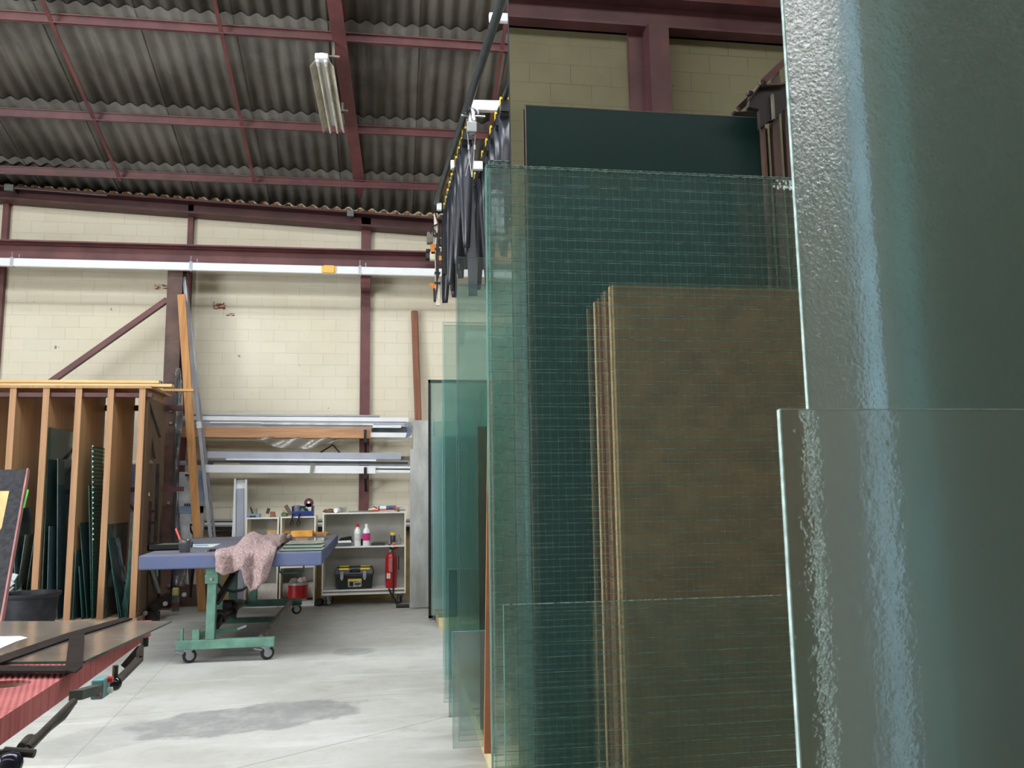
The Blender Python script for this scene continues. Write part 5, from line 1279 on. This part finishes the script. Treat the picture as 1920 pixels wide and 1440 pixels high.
MB().prism(flat([(-300, 1336), (-300, 1353), (147, 1194), (248, 1162), (232, 1160), (125, 1190)]), (0, 0, .006)).build('long_arm', ebony, r)
zs_ += .0062
MB().prism(flat([(-200, 1250), (-200, 1262), (143, 1262), (155, 1252)]), (0, 0, .006)).build('short_arm', ebony, r)
zs_ += .0062
MB().prism(flat([(130, 1192), (159, 1190), (155, 1250), (142, 1261), (122, 1257)]), (0, 0, .004)).build('cross_arm', ebony, r)
zs_ = zg+.0065
m = MB(); m.prism(flat([(-120, 1196), (38, 1193), (52, 1196), (30, 1203), (0, 1216), (-160, 1232)]), (0, 0, .001)); tag(m.build('paper_sheet', paint('bluish_white_paper', (224, 228, 250), .7)), 'white paper sheet lying on the bronze glass at the left edge', 'paper')

# ------------------------------------------------------------------ right hand glass stock: sheets standing in slots across the aisle
tealpane = lambda nm, k=1., hz=.03: clearglass(nm, (.81, .935, .93, 1), 1.0, .05, (170, 225, 212))
pane_a = tealpane('teal_pane'); pane_clear = clearglass('clear_pane', (.86, .90, .885, 1), 1.0, .05, (180, 195, 190))
pane_dark = clearglass('grey_green_pane', (.5, .62, .6, 1), 1.0, .06, (110, 140, 135))
pane_haze = clearglass('hazy_pane', (.78, .86, .84, 1), .8, .28, (200, 212, 208))  # whitish haze mixed into the pane
edge_t = paint('pale_teal_edge', (120, 178, 170), .3, 0, .1, 10)
edge_b = paint('bluish_edge', (88, 116, 130), .3, 0, .1, 10)
GR = 'glass sheets standing in the slots right of the aisle'
def slot(px, pyt, Y, label, mt, emt=edge_t, pyb=None, xr=1.9, th=.008, zb_=.1, pxb=None, grp=GR, name='glass_sheet', cat='glass sheet', ez=True):
    """sheet parallel to the far wall: left edge passes pixel column px at its top pyt"""
    a = at(px, pyt, Y); zt_ = a.z; xl = a.x
    if pyb is not None: zb_ = at(px, pyb, Y).z
    xb = at(pxb, 1100, Y).x if pxb else xl
    r = thing(name, label, cat, ((xl+xr)/2, Y, zb_), grp)
    m = MB(); m.hexa([(xb, Y, zb_), (xr, Y, zb_), (xr, Y+th, zb_), (xb, Y+th, zb_)], [(xl, Y, zt_), (xr, Y, zt_), (xr, Y+th, zt_), (xl, Y+th, zt_)])
    m.build('pane', mt, r)
    e = .0015
    m = MB(); m.hexa([(xb-e, Y, zb_), (xb, Y, zb_), (xb, Y+th, zb_), (xb-e, Y+th, zb_)], [(xl-e, Y, zt_), (xl, Y, zt_), (xl, Y+th, zt_), (xl-e, Y+th, zt_)])
    if ez: m.box(xl-e, xr, Y, Y+th, zt_, zt_+e)
    m.build('pane_edge', emt, r)
    return r
slot(855, 482, 4.75, 'tallest clear pane whose edge stands right of the cable loops', pane_clear, edge_b)
slot(858, 533, 4.85, 'teal pane with a blue edge standing just behind the tallest clear pane', pane_a, edge_b)
slot(859, 536, 4.95, 'teal pane second in the tight stack behind the tallest clear pane', pane_a, edge_b)
slot(830, 604, 5.62, 'wide clear pane reaching furthest left at mid height over the pale wall', pane_clear)
slot(833, 610, 5.72, 'clear greenish pane close behind the wide mid height pane', pane_a)
slot(829, 712, 6.3, 'lower teal pane whose top lines up with the black framed door', pane_a)
slot(833, 716, 6.45, 'teal pane right behind the lower teal pane', pane_a)
slot(848, 1185, 4.62, 'low hazy pane reaching lowest at the aisle edge', pane_haze)
slot(841, 1068, 5.25, 'grey green pane starting at knee height in the stack', pane_dark, edge_b)
slot(808, 712, 9.6, 'far teal pane beside the black framed door', pane_a)
slot(812, 790, 9.4, 'second far teal pane in front of the white door leaf', pane_a)
# satin grey sheet
sat2 = clearglass('satin_glass', (.6, .61, .61, 1), .8, .7, (236, 238, 238), .3)
slot(775, 788, 10.95, 'grey satin glass sheet standing at the far end of the stock', sat2, paint('satin_edge', (160, 166, 166), .4), xr=at(815, 800, 10.95).x, zb_=0.02)
slot(769, 842, 10.9, 'lower grey satin glass sheet just left of the taller one', sat2, paint('satin_edge2', (160, 166, 166), .4), xr=at(812, 800, 10.9).x, zb_=0.02)
# black framed cabinet door with shiny glass
a = at(803, 712, 9.9); xr_ = 1.2
r = thing('framed_glass_door', 'black framed glass door leaning in the far end of the stock', 'door', (a.x+.3, 9.9, .02))
m = B(a.x, a.x+.035, 9.9, 9.94, .02, a.z); m.box(a.x, xr_, 9.9, 9.94, a.z-.035, a.z); m.box(a.x, xr_, 9.9, 9.94, .02, .05); m.build('door_frame', black, r)
B(a.x+.035, xr_, 9.915, 9.925, .05, a.z-.035).build('door_glass', clearglass('door_glass', (.8, .84, .86, 1), 2.5, .12, (150, 175, 180), .1), r)
a = at(822, 818, 10.1)
tag(B(at(812, 900, 10.1).x, 1.1, 10.1, 10.13, .02, a.z).build('white_door_leaf', paint('bright_white_leaf', (240, 246, 244), .3, 0, .03)), 'bright white panel standing behind the far teal panes', 'panel')
# brown board seen edge-on past the wired glass
slot(916, 712, 4.5, 'reddish brown hardboard strip standing just left of the wired glass', paint('hardboard', (152, 98, 68), .75, 0, .06), paint('board_pale_edge', (214, 150, 104), .6), pxb=905, th=.012, xr=at(928, 900, 4.5).x, grp=None, name='hardboard_sheet', cat='board', zb_=.1)
slot(896, 800, 4.95, 'greenish board behind the teal panes with a knot mark', paint('olive_board', (200, 200, 168), .7, 0, .06), xr=at(916, 900, 4.95).x, grp=None, name='fibre_board', cat='board', th=.012)
# slot base: timber bearers and divider posts
for k, (Y0, Y1) in enumerate(((.5, 1.6), (2.05, 2.75), (4.3, 5.4), (5.45, 6.8), (9.2, 11.1))):
    tag(B(.52 if Y0 > 4 else .4, 2.6, Y0, Y1, 0, .098).build('timber_bearer', paint('bearer_wood', (206, 190, 148), .8, 0, .1)),
        ['timber bearer under the frosted sheets nearest the camera', 'timber bearer under the wired glass sheets', 'pale timber bearer under the hazy low pane', 'timber bearer under the mid height panes', 'timber bearer under the far end of the glass stock'][k], 'bearer', 'timber bearers under the glass stock')

# wired cast glass
def m_wired():
    t = NT('wired_cast_glass'); p = t.pos(); x, y, z = t.sep(p)
    g = t.n('BsdfGlass'); g.inputs['Color'].default_value = (.955, .98, .978, 1); g.inputs['IOR'].default_value = 1.45; g.inputs['Roughness'].default_value = .02
    s1 = t.math('SINE', t.math('MULTIPLY', x, 2*PI/.0192)); s2 = t.math('SINE', t.math('MULTIPLY', z, 2*PI/.0315))
    n = t.noise(p, 30, 2)
    h = t.math('ADD', t.math('ADD', t.math('MULTIPLY', s1, .5), t.math('MULTIPLY', s2, .35)), t.math('MULTIPLY', n, 1.2))
    t.l(t.bump(h, .16, .0016), g.inputs['Normal'])
    tr = t.n('BsdfTransparent'); tr.inputs[0].default_value = (.94, .975, .97, 1)
    mx = t.n('MixShader'); mx.inputs[0].default_value = .84; t.l(g.outputs[0], mx.inputs[1]); t.l(tr.outputs[0], mx.inputs[2])
    di = t.n('BsdfDiffuse'); di.inputs[0].default_value = lin(150, 186, 182); t.l(t.bump(h, .6, .002), di.inputs['Normal'])
    m2 = t.n('MixShader'); m2.inputs[0].default_value = .03; t.l(mx.outputs[0], m2.inputs[1]); t.l(di.outputs[0], m2.inputs[2])
    return t.done(m2.outputs[0])
wired = m_wired()
wire_m = paint('wire_in_glass', (150, 190, 180), .3, .75, .3, 40)
WY = 2.2
def wired_sheet(px, pyt, Y, label, xr=1.75, pitch=(.0192, .0315), wires=True, zb_=.1, vert=True):
    a = at(px, pyt, Y); xl, zt_ = a.x, a.z; th = .007
    r = thing('wired_glass_sheet', label, 'wired glass', ((xl+xr)/2, Y, zb_), 'wired glass sheets in the near slot')
    B(xl, xr, Y, Y+th, zb_, zt_).build('pane', wired, r)
    B(xl-.002, xl, Y, Y+th, zb_, zt_).build('pane_edge', edge_t, r)
    B(xl, xr, Y, Y+th, zt_, zt_+.002).build('pane_edge', paint('sparkling_cut_edge', (168, 196, 192), .15, .3, .35, 90), r)
    if wires:
        rn = random.Random(int(px*7)); m = MB(); hw = .0005
        z = zt_-.02
        while z > zb_+.02:
            # slightly wavy wire
            n = 24; pts = [xl+(xr-xl)*i/n for i in range(n+1)]
            zz = [z+rn.uniform(-.0006, .0006) for _ in pts]
            for i in range(n): m.hexa([(pts[i], Y-.0016, zz[i]-hw), (pts[i+1], Y-.0016, zz[i+1]-hw), (pts[i+1], Y-.0006, zz[i+1]-hw), (pts[i], Y-.0006, zz[i]-hw)], [(pts[i], Y-.0016, zz[i]+hw), (pts[i+1], Y-.0016, zz[i+1]+hw), (pts[i+1], Y-.0006, zz[i+1]+hw), (pts[i], Y-.0006, zz[i]+hw)])
            z -= pitch[1]
        if True:
            x = xl+.012; vend = min(xr, 1.3) if vert else xl+.02
            while x < vend:
                n = 40; hz = [zb_+(zt_-zb_)*i/n for i in range(n+1)]; xx = [x+rn.uniform(-.0022, .0022) for _ in hz]
                for i in range(n): m.hexa([(xx[i]-hw*.3, Y-.0017, hz[i]), (xx[i]+hw*.3, Y-.0017, hz[i]), (xx[i]+hw*.3, Y-.0014, hz[i]), (xx[i]-hw*.3, Y-.0014, hz[i])], [(xx[i+1]-hw*.3, Y-.0017, hz[i+1]), (xx[i+1]+hw*.3, Y-.0017, hz[i+1]), (xx[i+1]+hw*.3, Y-.0014, hz[i+1]), (xx[i+1]-hw*.3, Y-.0014, hz[i+1])])
                x += pitch[0]*rn.uniform(.9, 1.1)
        m.build('wire_mesh', wire_m, r)
    return r
wired_sheet(911, 312, WY, 'front tall wired glass sheet with a fine wire grid and bright cut top edge')
wired_sheet(913, 309, WY+.014, 'second wired glass sheet directly behind the front one', vert=False)
wired_sheet(918, 301, WY+.06, 'narrow wired glass sheet whose corner sticks up highest at left', xr=at(955, 301, WY+.06).x, wires=False)
wired_sheet(945, 1135, WY-.03, 'low wired glass sheet standing in front with its top edge below knee line', pitch=(.0192, .038), vert=False)

# boards, green sheet and tall mirror behind the wired glass
a = at(1144, 537, WY+.12)
def board(px, pyt, Y, mt, emt, label, xr, th, name, cat='board', zb_=.1, slant=0):
    a = at(px, pyt, Y); r = thing(name, label, cat, ((a.x+xr)/2, Y, zb_))
    m = MB(); m.hexa([(a.x+slant, Y, zb_), (xr, Y, zb_), (xr, Y+th, zb_), (a.x+slant, Y+th, zb_)], [(a.x, Y, a.z), (xr, Y, a.z), (xr, Y+th, a.z), (a.x, Y+th, a.z)]); m.build('panel', mt, r)
    m = MB(); e = .003; m.hexa([(a.x+slant-e, Y, zb_), (a.x+slant, Y-.001, zb_), (a.x+slant, Y+th, zb_), (a.x+slant-e, Y+th, zb_)], [(a.x-e, Y, a.z), (a.x, Y-.001, a.z), (a.x, Y+th, a.z), (a.x-e, Y+th, a.z)])
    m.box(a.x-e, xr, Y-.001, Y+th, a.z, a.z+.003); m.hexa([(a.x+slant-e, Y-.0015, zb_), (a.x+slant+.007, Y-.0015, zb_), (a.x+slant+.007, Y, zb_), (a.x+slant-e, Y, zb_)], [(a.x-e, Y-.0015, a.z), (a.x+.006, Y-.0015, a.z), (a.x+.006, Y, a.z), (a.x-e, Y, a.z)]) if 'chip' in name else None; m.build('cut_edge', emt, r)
    return r
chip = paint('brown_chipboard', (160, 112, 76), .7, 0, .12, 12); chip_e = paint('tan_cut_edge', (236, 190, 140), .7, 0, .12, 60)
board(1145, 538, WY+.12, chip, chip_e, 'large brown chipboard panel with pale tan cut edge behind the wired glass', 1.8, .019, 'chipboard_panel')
board(1116, 568, WY+.16, paint('red_brown_board', (140, 82, 60), .7, 0, .1), chip_e, 'reddish brown board peeking out left of the chipboard panel', 1.8, .012, 'hardboard_sheet')
gmat = paint('dark_green_lacquer', (31, 56, 54), .3, 0, .04, 2, 0, .35)
board(986, 198, MY-.02, gmat, paint('dull_pink_edge', (96, 84, 78), .5), 'tall dark green lacquered glass sheet in front of the mirror', at(1428, 300, MY-.02).x, .008, 'lacquered_glass_sheet', 'glass sheet')
t = NT('mirror_silver'); g = t.n('BsdfGlossy'); g.inputs['Roughness'].default_value = 0; g.inputs[0].default_value = (.80, .82, .80, 1); mir = t.done(g.outputs[0])
xm = at(955, 100, MY).x
r = thing('mirror_sheet', 'tall mirror sheet reaching above the photo and reflecting the rear block wall', 'mirror', (1.4, MY, .1))
B(xm, 2.5, MY, MY+.006, .1, 3.3).build('mirror_face', mir, r)
B(xm-.003, xm, MY, MY+.006, .1, 3.3).build('mirror_edge', dkgrey, r)

# solid steel put in for the gantry reflection, behind the wired glass at right
RY = WY+.22
ra_ = thing('mirrored_gantry', 'dark red steel stand-in for a mirrored gantry with posts and peaked cap behind the wired glass', 'rack', (at(1450, 400, RY).x, RY, 0))
for px, w_ in ((1431, .008), (1450, .016), (1459, .008), (1474, .014), (1492, .02)):
    q = at(px, 300, RY); B(q.x, q.x+w_, RY-.01, RY+.015, 0, at(px, 205 if px > 1431 else 235, RY).z).build('gantry_post', red_br, ra_)
e = lambda px, py, d=0: at(px, py, RY-.02-d)
m = MB(); m.prism([e(1405, 190), e(1421, 163), e(1462, 162), e(1475, 152), e(1475, 200), e(1452, 225), e(1440, 228), e(1426, 240), e(1424, 205), e(1404, 200)], (0, .02, 0)); m.build('cap_plate', paint('very_dark_steel', (44, 34, 34), .6), ra_)
m = MB(); m.bar(e(1404, 186), e(1421, 163), .03, .006); m.bar(e(1421, 163), e(1464, 161), .03, .006); m.bar(e(1464, 161), e(1476, 152), .03, .006); m.build('cap_flange', red_br, ra_)
m = MB(); m.prism([e(1446, 161), e(1447, 148), e(1461, 132), e(1465, 160)], (0, .01, 0)); m.build('gusset', red_br, ra_)
m = MB(); m.bar(e(1432, 152), e(1475, 112), .015, .02); m.build('diagonal_brace', red_dk, ra_)
m = MB(); m.lathe(e(1429, 158, .01), [(.004, -.012), (.012, -.006), (.014, .004), (.006, .012)], 10); m.lathe(e(1406, 176, .01), [(.004, -.01), (.01, -.005), (.012, .004), (.005, .01)], 10); m.build('bolt_head', darkst, ra_)
B(at(1447, 200, RY-.03).x, at(1451, 200, RY-.03).x, RY-.035, RY-.025, at(1447, 232, RY).z, at(1447, 186, RY).z).build('hanging_rod', grey_pipe, ra_)

# frosted panes nearest the camera
def m_frost(nm, tint, rough, bscale, bst, dif):
    t = NT(nm); p = t.pos()
    g = t.n('BsdfGlass'); g.inputs['Color'].default_value = tint; g.inputs['Roughness'].default_value = rough; g.inputs['IOR'].default_value = 1.45
    h = t.math('ADD', t.noise(p, bscale, 3, .6), t.math('MULTIPLY', t.noise(t.scale(p, 1, 1, .7), bscale*.35, 2), .8))
    b = t.bump(h, bst, .004); t.l(b, g.inputs['Normal'])
    di = t.n('BsdfDiffuse'); di.inputs[0].default_value = lin(160, 178, 172); t.l(b, di.inputs['Normal'])
    tl = t.n('BsdfTranslucent'); tl.inputs[0].default_value = lin(170, 186, 182); t.l(b, tl.inputs['Normal'])
    m3 = t.n('MixShader'); m3.inputs[0].default_value = .5; t.l(di.outputs[0], m3.inputs[1]); t.l(tl.outputs[0], m3.inputs[2])
    m2 = t.n('MixShader'); m2.inputs[0].default_value = dif; t.l(g.outputs[0], m2.inputs[1]); t.l(m3.outputs[0], m2.inputs[2])
    return t.done(m2.outputs[0])
frostA = m_frost('pebbled_cathedral_glass', (.97, .975, .98, 1), .08, 190, .55, .32)
frostB = m_frost('fine_frosted_glass', (.97, .975, .975, 1), .10, 90, .25, .07)
edge_fr = paint('frosted_edge', (176, 200, 198), .35, 0, .15, 60)
def near(px, pyt, Y, mt, emt, label, xr=1.3, th=.006, zt_=None, zb_=.1, name='frosted_glass_sheet', cat='glass sheet', slant=0.0, pyx=720):
    x = at(px, pyx, Y).x; zt2 = zt_ if zt_ else at(px, pyt, Y).z
    r = thing(name, label, cat, ((x+xr)/2, Y, zb_))
    B(x, xr, Y, Y+th, zb_, zt2).build('pane', mt, r)
    m = B(x-.0016, x, Y, Y+th, zb_, zt2)
    if not zt_: m.box(x, xr, Y, Y+th, zt2, zt2+.0008)
    m.build('pane_edge', emt, r); return r
near(1515, 0, .98, frostA, edge_fr, 'tall pebbled frosted glass sheet nearest the right edge, rising out of the photo', zt_=2.6)
near(1466, 768, .80, frostB, edge_fr, 'lower frosted glass sheet in front whose top crosses the right edge at mid height', pyx=800)
teal_e = paint('thick_teal_edge', (110, 196, 202), .9, 0, .1, 8, 0, .1); blue_e = paint('thick_pale_blue_edge', (120, 154, 168), .9, 0, .1, 8, 0, .1)
clearthick = clearglass('thick_clear_glass', (.84, .88, .87, 1), 1, .5, (186, 216, 210))
near(1660, 0, 1.0, clearthick, blue_e, 'thick clear glass sheet with pale blue edge blurred behind the frosted sheet', zt_=2.7, th=.045)
near(1722, 0, 1.06, clearthick, teal_e, 'thick clear glass sheet with dark teal edge blurred behind the frosted sheet', zt_=2.75, th=.04)
